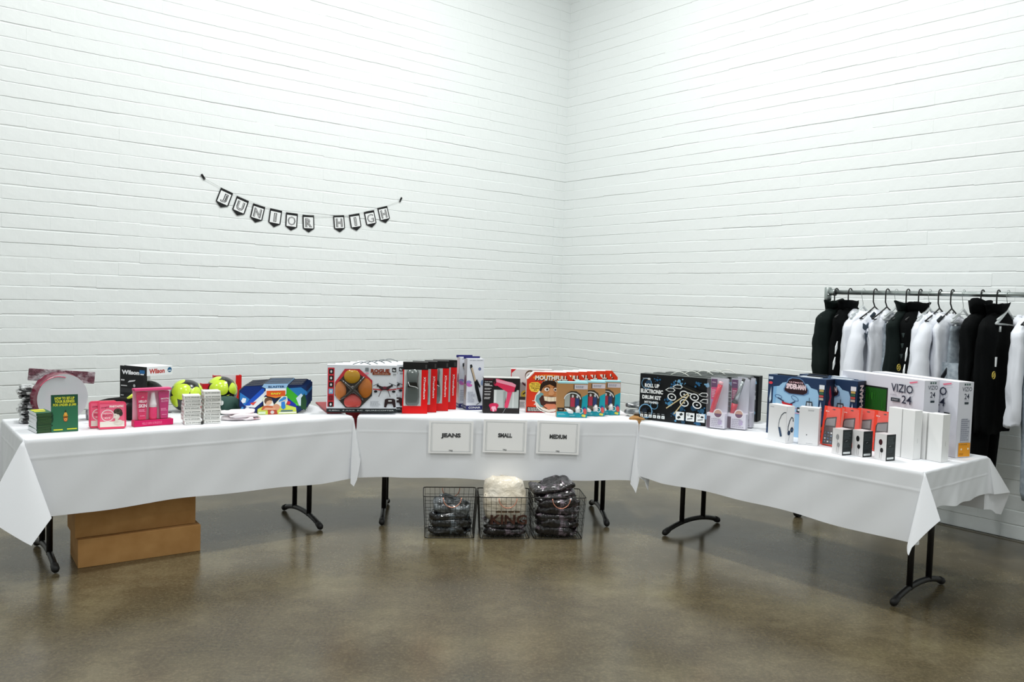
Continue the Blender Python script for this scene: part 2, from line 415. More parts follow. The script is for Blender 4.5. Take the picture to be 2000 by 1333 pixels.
make_cloth('L', 'white tablecloth on the left table, under the green books and water blasters', .41, .36, .22,
           {'FL': [(18, -.30, .10), (45, .02, .22), (66, .52, .16), (80, .10, -.05)], 'FR': [(20, -.05, .05), (50, .16, .10), (74, .12, .02)], 'BR': DEF, 'BL': DEF}, 3)
make_cloth('M', 'white tablecloth on the middle table with three paper signs pinned to it', .405, .22, .26,
           {'FL': [(30, .02, .05), (65, .05, .03)], 'FR': [(18, -.10, .03), (42, .03, .10), (66, .06, .04)], 'BR': DEF, 'BL': DEF}, 5)
make_cloth('R', 'white tablecloth on the right table, under the white television cartons', .365, .30, .21,
           {'FR': [(16, -.14, .08), (34, -.02, .22), (62, .46, .14), (78, .14, 0)], 'FL': [(25, -.12, -.06), (50, -.16, -.14), (70, -.05, -.04)], 'BR': [(30, .05, .3), (60, .40, .55), (80, .15, .1)], 'BL': DEF}, 8)

# ------------------------------------------------------------------ LEFT TABLE
ZT = .7512
YEL, GRN, DGR = '#e3df3a', '#2f6b4c', '#1c4a35'
def thin_book(i, x, y, z, ang, first=[None]):
    if first[0] is None:
        t = thing('paperback_book', '', 'book', (x, y, z), ang, 'green paperbacks in the flat stack')
        b = MB(); w_, d_, h_ = .078, .165, .0066
        b.box(0, w_, 0, .0012, 0, h_, '#1d3f2c'); b.box(0, w_, 0, d_, h_ - .0005, h_, '#2f6b4c'); b.box(0, w_, 0, d_, 0, .0005, '#1d3f2c')
        b.build('cover', PRINT, t)
        b = MB(); b.box(-.0008, w_ - .001, .0013, d_ - .001, .0003, h_ - .0002, '#f2f4f6'); b.build('page_block', MATTE, t)
        a = Art(w_, h_, .0002); a.rect(.08, .40, .9, .62, '#5d7a3c'); m = MB(); a.put(m, 'front'); m.build('spine_lettering', PRINT, t)
        first[0] = t; return t
    return dup(first[0], (x, y, z), ang, '')
ORD = ['bottommost', 'second', 'third', 'fourth', 'fifth', 'sixth', 'seventh', 'eighth', 'ninth', 'tenth', 'eleventh', 'twelfth', 'thirteenth', 'fourteenth', 'fifteenth', 'sixteenth']
rn = random.Random(5)
NB = 16
for i in range(NB):
    t = thin_book(i, -2.497 + rn.uniform(-.0015, .0015), 4.308 + rn.uniform(-.0015, .0015), ZT + i * .0067, R(43 + rn.uniform(-1, 1)))
    t['label'] = 'topmost green paperback of the flat stack, yellow lettering on its cover' if i == NB - 1 else 'green paperback in the flat stack at the front left table corner, %s from the bottom' % ORD[i]
    if i == NB - 1:
        m = MB(); Art(.078, .165).rect(.06, .62, .88, .92, YEL).rect(.06, .3, .75, .5, YEL).put(m, 'top', h=.0066); m.build('cover_lettering', PRINT, t)
a = Art(.128, .2); a.rect(0, 0, 1, 1, GRN).rect(0, .70, 1, 1, DGR)
a.text('HOW TO SET-UP', .5, .90, .74, .075, YEL, .03).text('YOUR BUSINESS', .5, .815, .74, .075, YEL, .03).text('FOR UNDER $1,000', .5, .72, .86, .08, YEL, .03)
a.circ(.53, .40, .085, '#c98a2c', .17).circ(.53, .48, .055, '#e2a848', .07).circ(.53, .33, .075, '#c2502e', .09).ring(.53, .33, .05, '#f0c060', .02).rect(.44, .385, .62, .405, '#3a2a10').circ(.53, .55, .028, '#2a3a24', .05)
a.rect(.08, .045, .42, .075, YEL).rect(.58, .055, .95, .085, YEL)
carton('paperback_book', 'green paperback standing upright with yellow title lettering', 'book', (-2.444, 4.353), 35, .128, .2, .012, {'base': '#1d4a35', 't': '#f2f2ee', 'r': '#e9ebe6'}, front=a, tilt=-5, z=ZT)

# crumpled pouch: a flattened lumpy bag
def pouch(name, label, cat, loc, ang, w, d, h, m, seed, group=None, lump=.35, tilt=(0, 0), n=(22, 16), extra=None, parent=None):
    rn = random.Random(seed); V = []; F = []; off = Vector((rn.uniform(0, 50), rn.uniform(0, 50), rn.uniform(0, 50)))
    nu, nv = n
    for j in range(nv + 1):
        ph = -PI / 2 + PI * j / nv
        for i in range(nu):
            th = 2 * PI * i / nu; cx, cy = math.cos(th), math.sin(th); e = .45
            x = math.copysign(abs(cx) ** e, cx); y = math.copysign(abs(cy) ** e, cy); rr_ = math.cos(ph) ** .45 if math.cos(ph) > 0 else 0
            z = math.copysign(abs(math.sin(ph)) ** .8, math.sin(ph))
            p = Vector((x * rr_ * w / 2, y * rr_ * d / 2, z * h / 2))
            q = noise.noise(p * 16 + off); q2 = noise.noise(p * 45 + off)
            k = 1 + lump * .34 * q * rr_ + lump * .22 * noise.noise(p * 7 + off)
            p = Vector((p.x * k, p.y * k, p.z * (1 + lump * q) + (q2 * min(h, .07) * .30 + q * min(h, .07) * .40) * (1 if z > -.5 else .2)))
            V.append((p.x, p.y, max(p.z + h / 2, 0)))
    for j in range(nv):
        for i in range(nu): F.append((j * nu + i, j * nu + (i + 1) % nu, (j + 1) * nu + (i + 1) % nu, (j + 1) * nu + i))
    b = MB(); b.add(V, F, (.5, .5, .5)); o = b.build(name, m, parent, smooth=True, fix=True)
    o.location = loc; o.rotation_euler = (tilt[0], tilt[1], ang)
    if label: tag(o, label, cat, group)
    return o
BG = bagmat('bag_zebra', '#121213', '#dfe1e2', 17, .44, .50)
for i in range(8):
    pouch('plastic_bag', 'crinkled clear bag of dark and silver goods, topmost of the pile at the table end' if i == 7 else 'crinkled clear bag in the pile at the left table end, %s from the bottom' % ORD[i], 'bag',
          (-2.745 + rn.uniform(-.008, .008), 4.66 + rn.uniform(-.008, .008), ZT + i * .027), R(38 + rn.uniform(-8, 8)), .10, .14, .024, BG, 40 + i, None if i == 7 else 'bagged goods in the pile at the left table end', .5)
# round toy in clear front with maroon beaded rim and header strip
t = thing('round_toy_drum', 'round clear-fronted toy with a maroon beaded rim, standing behind the green book', 'toy', (-2.552, 4.662, ZT), R(52))
MAR = mat('maroon_plastic', '#7a1c38', rough=.3, coat=.5, bump=(70, .8, .004))
b = MB(); rad = .138; n = 40
V = []; F = []
for i in range(n):
    th = 2 * PI * i / n; q = .004 * (i % 2)
    for y, r_ in ((0, rad), (.024, rad + .004 + q), (.05, rad + q), (.074, rad + .004 + q), (.098, rad - .004)): V.append((r_ * math.cos(th), y, rad + .006 + r_ * math.sin(th)))
for i in range(n):
    for j in range(4): F.append((i * 5 + j, ((i + 1) % n) * 5 + j, ((i + 1) % n) * 5 + j + 1, i * 5 + j + 1))
b.add(V, F); b.build('beaded_rim', MAR, t, smooth=True)
b = MB(); P = [(rad * math.cos(2 * PI * i / n), rad + .006 + rad * math.sin(2 * PI * i / n)) for i in range(n)]
b.prism(P, -.004, .0, '#e9edf0'); b.build('clear_disc', mat('frosted_disc', '#dde3e6', rough=.12, coat=.8, alpha=.55), t)
b = MB(); b.prism([(x * .985, z) for x, z in P], .09, .096, '#cfd6da'); b.build('back_disc', GLOSS, t)
b = MB(); b.tube([(.1 * math.cos(R(q)) * 1.2 - .03, -.008, rad + .006 + .125 * math.sin(R(q))) for q in range(70, 150, 8)], .003, '#c2566e', 6); b.build('cord', GLOSS, t)
b = MB(); b.box(-.165, .175, .108, .122, .232, .302, '#6d3243'); hb_ = b.build('header_strip', bagmat('bag_maroon_strip', '#612a3b', '#b3a9ae', 18, .46, .60), t, bevel=.004); hb_.rotation_euler = (0, R(5), R(-20)); hb_.location = (-.035, -.015, -.004)
pouch('plastic_bag', 'flat crumpled grey bag lying beside the round toy, behind the pink tins', 'bag', (-2.43, 4.86, ZT), .3, .16, .12, .06, bagmat('bag_grey', '#8b8f93', '#e6e8ea', 18), 81)
# pink tins
def tin(A, ang, label):
    t = thing('gift_tin', label, 'tin', (A[0], A[1], ZT), R(ang), 'pink gift tins'); t.rotation_euler[0] = R(-4)
    W, H, D = .142, .150, .032; P = []
    for cx, cz, a0 in ((W - .016, .016, -90), (W - .016, H - .016, 0), (.016, H - .016, 90), (.016, .016, 180)):
        for k in range(5): q = R(a0 + 22.5 * k); P.append((cx + .016 * math.cos(q), cz + .016 * math.sin(q)))
    b = MB(); b.prism(P, 0, D, '#ee3d66'); b.build('tin_body', GLOSS, t, bevel=.003)
    b = MB(); b.prism([(x * .975 + .002, z * .975 + .002) for x, z in P], -.004, .001, '#f0456d'); b.build('lid', GLOSS, t, bevel=.0015)
    a = Art(W, H, .0046); a.rect(.07, .08, .93, .92, '#f76c8c').rect(.07, .08, .93, .28, '#f3ece0')
    a.circ(.34, .50, .235, '#f7e9e6').circ(.34, .50, .205, '#f2758f').text('Righteous', .34, .58, .3, .05, '#fff2ee', .02).text('BEAUTY', .34, .50, .33, .07, '#b7445e', .02).text('KIT', .34, .41, .2, .05, '#fff2ee', .02)
    a.text('Original', .26, .80, .3, .06, '#8b2d45', .02, 8).text('PINKTASTIC', .65, .83, .5, .08, '#fff4ee', .04)
    a.circ(.72, .24, .17, '#e9ded2', .10).circ(.66, .48, .11, '#e8dbcf', .15).circ(.70, .64, .15, '#3c3530', .12).circ(.80, .56, .07, '#3c3530', .1).circ(.62, .46, .085, '#efe4d9', .11).rect(.6, .25, .7, .4, '#e3d5c8').circ(.585, .39, .02, '#b0405a', .012).circ(.60, .50, .012, '#5b4a45').ring(.70, .66, .09, '#6e5d4d', .02)
    m = MB(); a.put(m, 'front'); m.build('printed_lid', PRINT, t); return t
tin((-2.262, 4.485), 31, 'pink gift tin with a woman pictured, in front and fully in view')
tin((-2.325, 4.512), 31, 'pink gift tin half hidden behind the front one, on its left')
# black pouch with neon trims
t = thing('sports_goggle_case', 'black sports case with neon yellow trim, behind the pink tins', 'case', (-2.33, 4.76, ZT), R(34))
b = MB(); b.lathe([(.09, 0), (.105, .03), (.10, .075), (.07, .10), (.02, .105)], .17, .05, 20, '#151515', sx=.85, sy=.6); b.build('body', MATTE, t, smooth=True)
b = MB(); P = [(-.07 + .06 * i, -.02, .118 + .012 * math.sin(i * .9)) for i in range(6)]
b.tube(P, [.010, .014, .016, .018, .02, .012], '#121211', 8); b.build('strap', MATTE, t, smooth=True)
b = MB(); b.tube([(.08, -.025, .13), (.115, -.03, .152), (.15, -.03, .15)], [.006, .012, .008], '#d8f04a', 8); b.tube([(-.07, -.03, .115), (-.05, -.035, .11)], .009, '#e6f060', 8); b.build('neon_trim', GLOSS, t, smooth=True)
b = MB(); b.tube([(.15, -.035, .145), (.17, -.04, .13)], .012, '#57b98a', 8); b.tube([(.19, -.04, .125), (.235, -.045, .105), (.26, -.05, .085)], [.006, .009, .008], '#b9d4e4', 8); b.tube([(.2, -.045, .10), (.24, -.05, .085)], .005, '#f0f4f6', 6); b.build('buckle', GLOSS, t, smooth=True)
# basketball in open carton
t = thing('basketball_carton', 'open black and white carton holding a black basketball', 'box', (-2.238, 5.03, ZT), R(63))
W, H = .17, .30
b = MB(); b.box(-.004, 0, 0, .20, 0, H, '#17181a'); b.box(0, .19, .20, .203, 0, H, '#e8ebed'); b.box(0, .19, 0, .2, 0, .004, '#17181a'); b.box(0, .19, 0, .2, H - .004, H, '#eceef0'); b.build('carton', PRINT, t)
b = MB(); b.box(0, .19, -.003, 0, H - .055, H, '#e6e9eb'); m = b.build('header_flap', PRINT, t)
a = Art(.19, .055, .0036); a.text('Wilson', .38, .5, .6, .55, '#b9342c', .04).circ(.88, .55, .085, '#2a5f86').rect(.82, .42, .94, .52, '#dfe8ee'); m2 = MB(); a.put(m2, 'front'); o = m2.build('header_lettering', PRINT, t); o.location = (0, 0, H - .055)
b = MB(); cxx, czz, rb = .098, .122, .118
V = []; F = []; nu, nv = 28, 16
for j in range(nv + 1):
    for i in range(nu):
        ph = -PI / 2 + PI * j / nv; th = 2 * PI * i / nu; gro = 1 - .018 * (math.exp(-(math.sin(th) / .06) ** 2) + math.exp(-(math.cos(th) / .06) ** 2) + math.exp(-(ph / .07) ** 2))
        r_ = .098 * gro; V.append((.098 + r_ * math.cos(ph) * math.cos(th), .10 + r_ * math.cos(ph) * math.sin(th), .104 + r_ * math.sin(ph)))
for j in range(nv):
    for i in range(nu): F.append((j * nu + i, j * nu + (i + 1) % nu, (j + 1) * nu + (i + 1) % nu, (j + 1) * nu + i))
b.add(V, F, lin('#141415')); b.build('basketball', mat('black_rubber_ball', '#141415', rough=.45, bump=(300, .6, .001)), t, smooth=True, fix=True)
b = MB()   # left wing panel, swung toward the viewer's left
P0, P1 = Vector((0, 0, 0)), Vector((-.03, .205, 0))
V = [P0, P1, P1 + Vector((0, 0, H)), P0 + Vector((0, 0, H))]; b.add(V + [v + Vector((.004, .001, 0)) for v in V], [(3, 2, 1, 0), (4, 5, 6, 7), (0, 1, 5, 4), (1, 2, 6, 5), (2, 3, 7, 6), (3, 0, 4, 7)], lin('#17181a')); b.build('wing_panel', PRINT, t)
a = Art(.207, H); a.text('Wilson', .40, .87, .66, .09, '#f2f4f6', .05).rect(.74, .86, .93, .93, '#2c6ca4').rect(.77, .83, .9, .855, '#e8eef2')
a.poly([(.3, .66), (.55, .69), (.6, .72), (.36, .70)], '#d8dadb').rect(.05, .69, .18, .72, '#bfc1c2').rect(.05, .58, .28, .6, '#c9cbcc').circ(.55, .6, .045, '#b5b7b8').rect(.04, .45, .5, .54, '#2f3032').rect(.05, .38, .16, .4, '#aaacad').bars(.05, .18, .4, .34, '#8e9091', 5)
m = MB(); a.put(m, 'front'); o = m.build('wing_lettering', PRINT, t); d_ = P1 - P0
o.rotation_euler = (0, 0, math.atan2(-d_.y, -d_.x)); o.location = P1 + Vector((-.0012, -.0012, 0))
# pink gift set with three bottles in a clear case
t = thing('skincare_gift_set', 'bright pink skincare gift set in a clear case, reading HELLO SKIN', 'gift set', (-2.115, 4.60, ZT), R(41))
W, H, D = .215, .215, .055
b = MB(); b.box(0, W, 0, D, 0, .034, '#d4115f'); b.build('base_tray', PRINT, t, bevel=.002)
a = Art(W, .034); a.text('HELLO SKIN GORGEOUS', .45, .5, .5, .4, '#f58ab4', .0); m = MB(); a.put(m, 'front'); m.build('tray_lettering', PRINT, t)
b = MB(); b.box(.002, W - .012, .004, D - .004, .034, H, '#ffffff'); b.build('clear_case', CLEAR, t)
b = MB(); b.box(.002, W - .012, .002, D - .002, H - .012, H, '#f0538c'); b.box(.004, W - .014, D - .008, D - .005, .034, H - .012, '#f7c2d6'); b.build('top_band', PRINT, t)
for nm, cx, hh, cc in (('tube', .048, .158, '#d9105c'), ('tube', .168, .158, '#c4116e')):
    b = MB(); q = .028
    b.add([(cx - q * .7, .012, .036), (cx + q * .7, .012, .036), (cx + q * .7, .040, .036), (cx - q * .7, .040, .036), (cx - q * 1.12, .022, .036 + hh), (cx + q * 1.12, .022, .036 + hh), (cx + q * 1.12, .028, .036 + hh), (cx - q * 1.12, .028, .036 + hh)],
          [(3, 2, 1, 0), (4, 5, 6, 7), (0, 1, 5, 4), (1, 2, 6, 5), (2, 3, 7, 6), (3, 0, 4, 7)], lin(cc)); tb = b.build(nm, GLOSS, t, bevel=.005)
    a = Art(.05, hh, .0)
    if cx < .1: a.text('HELLO', .5, .66, .85, .09, '#f6e6ec', .04).text('SKIN', .5, .50, .9, .13, '#f3dfe7', .04).ring(.5, .79, .12, '#f6e6ec', .04, a0=0, a1=180)
    else: a.text('SMOOTH', .5, .72, .85, .06, '#f6e6ec', .03).text('GLOW', .5, .63, .8, .06, '#e9a8c6', .02)
    a.bars(.1, .28, .9, .38, '#f09abf', 3, 3).bars(.2, .12, .8, .16, '#f09abf', 1, 5)
    m = MB(); a.put(m, 'front'); o = m.build('tube_lettering', PRINT, t); o.location = (cx - .025, .0095, .038)
b = MB(); b.lathe([(.021, .036), (.022, .05), (.022, .10), (.018, .108)], .108, .026, 16, '#e01764'); b.build('bottle', GLOSS, t, smooth=True)
b = MB(); b.lathe([(.0215, .106), (.021, .125), (.014, .155), (.010, .185), (.008, .193)], .108, .026, 16, '#e9e3e4'); b.build('bottle_cap', GLOSS, t, smooth=True)
# footballs
def football(loc, label, rot, seed):
    t = thing('football', label, 'ball', loc, rot, 'neon footballs'); r_ = .103
    b = MB(); nu, nv = 40, 24; V = []; F = []
    for j in range(nv + 1):
        for i in range(nu):
            ph = -PI / 2 + PI * j / nv; th = 2 * PI * i / nu; V.append((r_ * math.cos(ph) * math.cos(th), r_ * math.cos(ph) * math.sin(th), r_ + r_ * math.sin(ph)))
    for j in range(nv):
        for i in range(nu): F.append((j * nu + i, j * nu + (i + 1) % nu, (j + 1) * nu + (i + 1) % nu, (j + 1) * nu + i))
    b.add(V, F, lin('#161813')); b.build('ball', GLOSS, t, smooth=True, fix=True)
    rn = random.Random(seed)
    for ax, rad_, kx in (((-.35, -.85, .40), .66, 1.25), ((.62, -.75, .25), .50, 1.0), ((.2, -.9, -.45), .42, 1.0), ((-.5, -.1, .9), .5, 1.3), ((.9, .1, .5), .5, 1.2), ((-.75, -.6, -.3), .48, 1.0)):
        axv = Vector(ax).normalized(); u = axv.cross(Vector((0, 0, 1))).normalized(); v = u.cross(axv); V = []; F = []; m_ = 22
        V.append(axv)
        for k in range(1, 4):
            for i in range(m_):
                th = 2 * PI * i / m_; q = rad_ * k / 3 * (1 + (.10 * math.sin(3 * th + seed) if k == 3 else 0)); d = (axv + (u * math.cos(th) * kx + v * math.sin(th)) * math.tan(q * .8)).normalized(); V.append(d)
        for i in range(m_): F.append((0, 1 + i, 1 + (i + 1) % m_))
        for k in range(2):
            for i in range(m_): F.append((1 + k * m_ + i, 1 + (k + 1) * m_ + i, 1 + (k + 1) * m_ + (i + 1) % m_, 1 + k * m_ + (i + 1) % m_))
        V = [tuple(d * (r_ + (.0028 if i < 1 + 2 * m_ else .0005)) + Vector((0, 0, r_))) for i, d in enumerate(V)]
        b = MB(); b.add(V, F, lin('#cbe63a')); b.build('neon_panel', GLOSS, t, smooth=True)
    b = MB()
    for cxx, czz, sc_ in ((.022, .078, 1), (.034, .088, .7), (.012, .062, .8)):
        P = [(cxx + .022 * sc_ * math.cos(q), -math.sqrt(max(0, (r_ + .0036) ** 2 - (cxx + .022 * sc_ * math.cos(q)) ** 2 - (czz + .008 * sc_ * math.sin(q) - r_) ** 2)), czz + .008 * sc_ * math.sin(q) + .008 * math.cos(q)) for q in [k * PI / 6 for k in range(12)]]
        b.add(P, [tuple(range(12))[::-1]], lin('#14160f'))
    b.build('ball_marking', GLOSS, t)
    return t
football((-2.085, 5.265, ZT), 'neon yellow and black football behind the white spinner boxes', R(20), 1)
football((-1.94, 5.49, ZT + .004), 'neon yellow and black football in front of a red carton', R(32), 2)
for A, ang, label in (((-2.03, 5.40), 36, 'red carton mostly hidden behind the left neon football'), ((-2.03, 5.61), 30, 'red carton with yellow edge behind the right neon football')):
    t = thing('football_carton', label, 'box', (A[0], A[1], ZT), R(ang)); b = MB(); H = .165 if 'left' in label else .20; W = .15 if 'left' in label else .175
    b.box(0, W, .055, .06, 0, H, '#e9ecee'); b.box(W - .035, W, -.004, .0, 0, H, '#dd1f1c'); b.box(0, W, .0, .06, 0, .004, '#c81f22'); b.box(W, W + .004, -.0, .06, 0, H, '#d8241f'); b.box(-.004, 0, 0, .06, 0, H, '#d8241f'); b.build('carton', PRINT, t)
    b = MB(); b.box(0, .04, -.002, .002, H - .035, H, '#d01c2e'); b.build('flap', PRINT, t)
    a = Art(.06, H); a.rect(.0, 0, 1, .33, '#eec3c6').rect(.2, .84, .7, .96, '#f0dada').rect(.05, .5, .12, .98, '#e6b02a'); m = MB(); a.put(m, 'right', w=W + .004); m.build('side_print', PRINT, t)
# spinner boxes, every one an object
sp0 = [None]
def spinner(x, y, z, ang, label, grp):
    if sp0[0] is None:
        t = thing('spinner_box', label, 'box', (x, y, z), ang, grp); b = MB(); b.box(0, .094, 0, .095, 0, .0207, '#e9e8e4'); b.build('carton', PRINT, t, bevel=.0012)
        a = Art(.094, .0207); a.rect(.02, .12, .98, .9, '#f3f3ef').text('ELITE SPINNER', .52, .48, .86, .34, '#55564f', .02)
        m = MB(); a.put(m, 'front'); Art(.095, .0207).rect(.2, .3, .8, .6, '#c9a9a6').put(m, 'left'); m.build('printed_label', PRINT, t); sp0[0] = t; return t
    return dup(sp0[0], (x, y, z), ang, label, grp)
for i in range(8):
    z = ZT + i * .0213; spinner(-1.886 + rn.uniform(-.004, .003), 4.728 + rn.uniform(-.003, .003), z, R(29 + rn.uniform(-3, 3)), 'topmost white spinner box of the lower, left-hand stack' if i == 7 else 'white spinner box in the left-hand stack, %s from the bottom' % ORD[i], 'white spinner boxes, left stack')
for i in range(9):
    z = ZT + i * .0213; spinner(-1.793 + rn.uniform(-.004, .003), 4.790 + rn.uniform(-.003, .003), z, R(31 + rn.uniform(-3, 3)), 'topmost white spinner box of the taller, right-hand stack' if i == 8 else 'white spinner box in the taller right-hand stack, %s from the bottom' % ORD[i], 'white spinner boxes, right stack')
b = MB(); b.box(0, .012, 0, .01, 0, .018, '#15130c'); o = b.build('small_black_clip', GLOSS, bevel=.002); o.location = (-1.800, 4.766, ZT); o.rotation_euler[2] = R(30)
tag(o, 'tiny black clip standing between the two spinner box stacks', 'clip'); o.location = (-1.7985, 4.762, ZT)
# cap
t = thing('baseball_cap', 'dark green baseball cap with a small white emblem', 'cap', (-1.835, 5.30, ZT), R(20))
b = MB(); V = []; F = []; nu, nv = 24, 9
for j in range(nv + 1):
    for i in range(nu):
        th = 2 * PI * i / nu; q = j / nv; r_ = .088 * math.cos(q * PI / 2) ** .55 if j < nv else .001
        V.append((r_ * math.cos(th), r_ * 1.12 * math.sin(th), .012 + .088 * math.sin(q * PI / 2) ** .9 + .002 * math.cos(6 * th) * (1 - q)))
for j in range(nv):
    for i in range(nu): F.append((j * nu + i, j * nu + (i + 1) % nu, (j + 1) * nu + (i + 1) % nu, (j + 1) * nu + i))
b.add(V, F, lin('#24473f')); b.build('crown', mat('cap_cotton', '#24473f', rough=.8, bump=(90, .3, .002)), t, smooth=True, fix=True)
b = MB(); V = []; F = []
for i in range(13):
    th = R(-160 + 140 * i / 12)
    for r_, z in ((.084, .016), (.115, .012), (.145, .004)): V.append((r_ * math.cos(th), .01 + r_ * math.sin(th) * 1.05, z))
for i in range(12):
    for j in range(2): F.append((i * 3 + j, i * 3 + j + 1, (i + 1) * 3 + j + 1, (i + 1) * 3 + j))
b.add(V, F, lin('#24473f')); b.build('peak', MATS['cap_cotton'], t, smooth=True, solid=.003)
b = MB(); Art(.028, .026, 0).ring(.5, .65, .4, '#e9ece9', .16, n=12).ring(.55, .3, .4, '#e9ece9', .16, n=12).put(b, 'front'); o = b.build('emblem', PRINT, t); o.location = (-.05, -.0905, .058); o.rotation_euler = (R(-28), 0, R(-22))
b = MB(); b.lathe([(.007, .098), (.006, .102), (.002, .104)], 0, 0, 10, '#24473f'); b.build('button', MATTE, t, smooth=True)
PW = mat('crumpled_white_paper', '#f3eef0', rough=.6, noisec=(14, '#f0dfe3', .3, .8), bump=(25, .8, .01))
for i, (dx, dy, dz, an, lab) in enumerate(((0, 0, 0, 10, 'crumpled white paper pouch at the bottom, in front of the cap'), (.03, .01, .018, 35, 'crumpled white paper pouch in the middle, in front of the cap'), (-.015, .005, .036, 22, 'crumpled white paper pouch on top, in front of the cap'))):
    pouch('paper_pouch', lab, 'pouch', (-1.655 + dx, 4.99 + dy, ZT + dz), R(an), .19, .10, .019, PW, 90 + i, lump=.7)
pouch('paper_pouch', 'small crumpled paper pouch with red print, right of the others', 'pouch', (-1.585, 5.01, ZT), R(40), .12, .07, .014, bagmat('paper_red', '#f2eaec', '#b43a56', 20, .55, .72), 99, lump=.6)
pouch('mesh_bag', 'pink and white mesh bag between the cap and the blaster packs', 'bag', (-1.735, 5.42, ZT), R(30), .09, .06, .085, bagmat('bag_pink', '#efc0c6', '#f7f1f2', 26), 101, lump=.4)
# water blaster packs
bl0 = [None]
def blaster(A, ang, label):
    if bl0[0]: return dup(bl0[0], (A[0], A[1], ZT), R(ang), label)
    t = thing('water_blaster_pack', label, 'toy box', (A[0], A[1], ZT), R(ang), 'water blaster packs in the row'); bl0[0] = t
    W, H, D = .40, .205, .030; t.scale.x = 1.07
    out = [(.0, .055), (.0, .155), (.03, .185), (.13, .19), (.14, .198), (.285, .198), (.29, .19), (.37, .19), (.40, .17), (.40, .04), (.345, .004), (.26, .0), (.09, .0), (.075, .006), (.02, .02)]
    b = MB(); b.prism(out, 0, D, '#16264f', side='#1b1d26'); b.build('tray', PRINT, t)
    a = Art(1, 1, .0008)
    a.poly([(.002, .06), (.004, .15), (.03, .182), (.13, .182), (.16, .10), (.12, .05), (.08, .01)], '#0c2d74').poly([(.003, .10), (.004, .145), (.06, .10), (.03, .06)], '#2f7fcb').poly([(.01, .09), (.02, .11), (.04, .105), (.035, .08), (.02, .075)], '#f0f4f8')
    a.poly([(.035, .058), (.15, .152), (.165, .14), (.09, .06), (.05, .045)], '#e8edf2').poly([(.03, .06), (.055, .09), (.13, .168), (.145, .165), (.14, .14), (.06, .06)], '#1c54c4').poly([(.05, .05), (.08, .06), (.14, .12), (.15, .10), (.09, .045)], '#eef2f5').poly([(.06, .075), (.10, .085), (.08, .06)], '#e05046').poly([(.02, .02), (.04, .05), (.08, .035), (.085, .004)], '#e9edf4').poly([(.005, .03), (.015, .055), (.025, .05), (.015, .022)], '#3b8fd0')
    a.poly([(.26, .17), (.39, .185), (.398, .05), (.34, .01), (.27, .01), (.24, .10)], '#0e2d5e').poly([(.28, .165), (.36, .17), (.397, .14), (.397, .12), (.32, .11)], '#2b7ab8').poly([(.255, .175), (.27, .182), (.345, .11), (.375, .062), (.36, .045), (.31, .06), (.26, .12)], '#3fae2c').poly([(.31, .07), (.37, .065), (.36, .05), (.33, .052)], '#57c63c').poly([(.25, .13), (.33, .06), (.34, .03), (.32, .008), (.26, .03)], '#1d2fa8').circ(.285, .07, .012, '#d9323e').poly([(.33, .10), (.36, .13), (.385, .10), (.38, .05), (.35, .05)], '#cfe2ea').poly([(.36, .10), (.38, .13), (.395, .08), (.39, .02), (.36, .03)], '#1f4a2a')
    a.poly([(.128, .178), (.14, .197), (.285, .197), (.272, .17), (.272, .13), (.15, .13), (.15, .168)], '#9cc4e8').rect(.15, .125, .27, .166, '#f1f4f6').rect(.155, .118, .266, .152, '#e05a22').poly([(.158, .118), (.21, .104), (.264, .118)], '#e8862e')
    a.text('BLASTER', .213, .177, .095, .013, '#1d4470', .03).text('EASY', .212, .133, .06, .012, '#e9e642', .04)
    m = MB(); a.put(m, 'front'); m.build('printed_artwork', PRINT, t)
    b = MB(); b.prism([(.105, 0), (.105, .035), (.14, .055), (.135, .10), (.15, .113), (.185, .10), (.2, .06), (.245, .115), (.275, .115), (.28, .085), (.27, .06), (.33, .04), (.335, 0)], -.008, -.002, '#d6e25a'); ins = b.build('boy_insert_card', PRINT, t)
    a = Art(1, 1, .0088)
    a.poly([(.14, .055), (.135, .10), (.15, .113), (.185, .10), (.2, .06), (.245, .115), (.275, .115), (.28, .085), (.26, .05)], '#f1f0ea').circ(.165, .082, .022, '#e6b896').poly([(.142, .085), (.146, .104), (.165, .112), (.186, .102), (.188, .086), (.175, .092), (.158, .086), (.15, .068)], '#6a4a34')
    a.poly([(.125, .03), (.135, .055), (.16, .058), (.215, .05), (.218, .03), (.16, .028)], '#c8643c').circ(.213, .045, .021, '#d99a7a').poly([(.135, .03), (.15, .045), (.21, .04), (.205, .028)], '#e3ab88').poly([(.165, .0), (.163, .03), (.215, .028), (.222, .0)], '#b84a36').circ(.19, .014, .011, '#d9d4cf')
    a.poly([(.225, .078), (.232, .094), (.258, .112), (.272, .108), (.268, .092), (.242, .084)], '#3a8cd0').poly([(.242, .04), (.242, .078), (.262, .082), (.268, .04), (.255, .03)], '#2b7fd2').poly([(.252, .088), (.276, .10), (.27, .082)], '#d9d2c4').rect(.24, .016, .31, .024, '#4c6b8a').rect(.108, .003, .15, .02, '#d8ecc8').rect(.228, .004, .332, .013, '#eef0de')
    m = MB(); a.put(m, 'front'); m.build('insert_picture', PRINT, t); return t
for i in range(6):
    lb = ('front water blaster pack, fully visible with a boy on its insert card', 'second water blaster pack from the front', 'third water blaster pack from the front', 'fourth water blaster pack, middle of the row', 'last but one of the water blaster packs', 'rearmost water blaster pack, nearest the wall')[i]
    blaster((-1.712 - .010 * i, 5.165 + .066 * i), 26, lb)

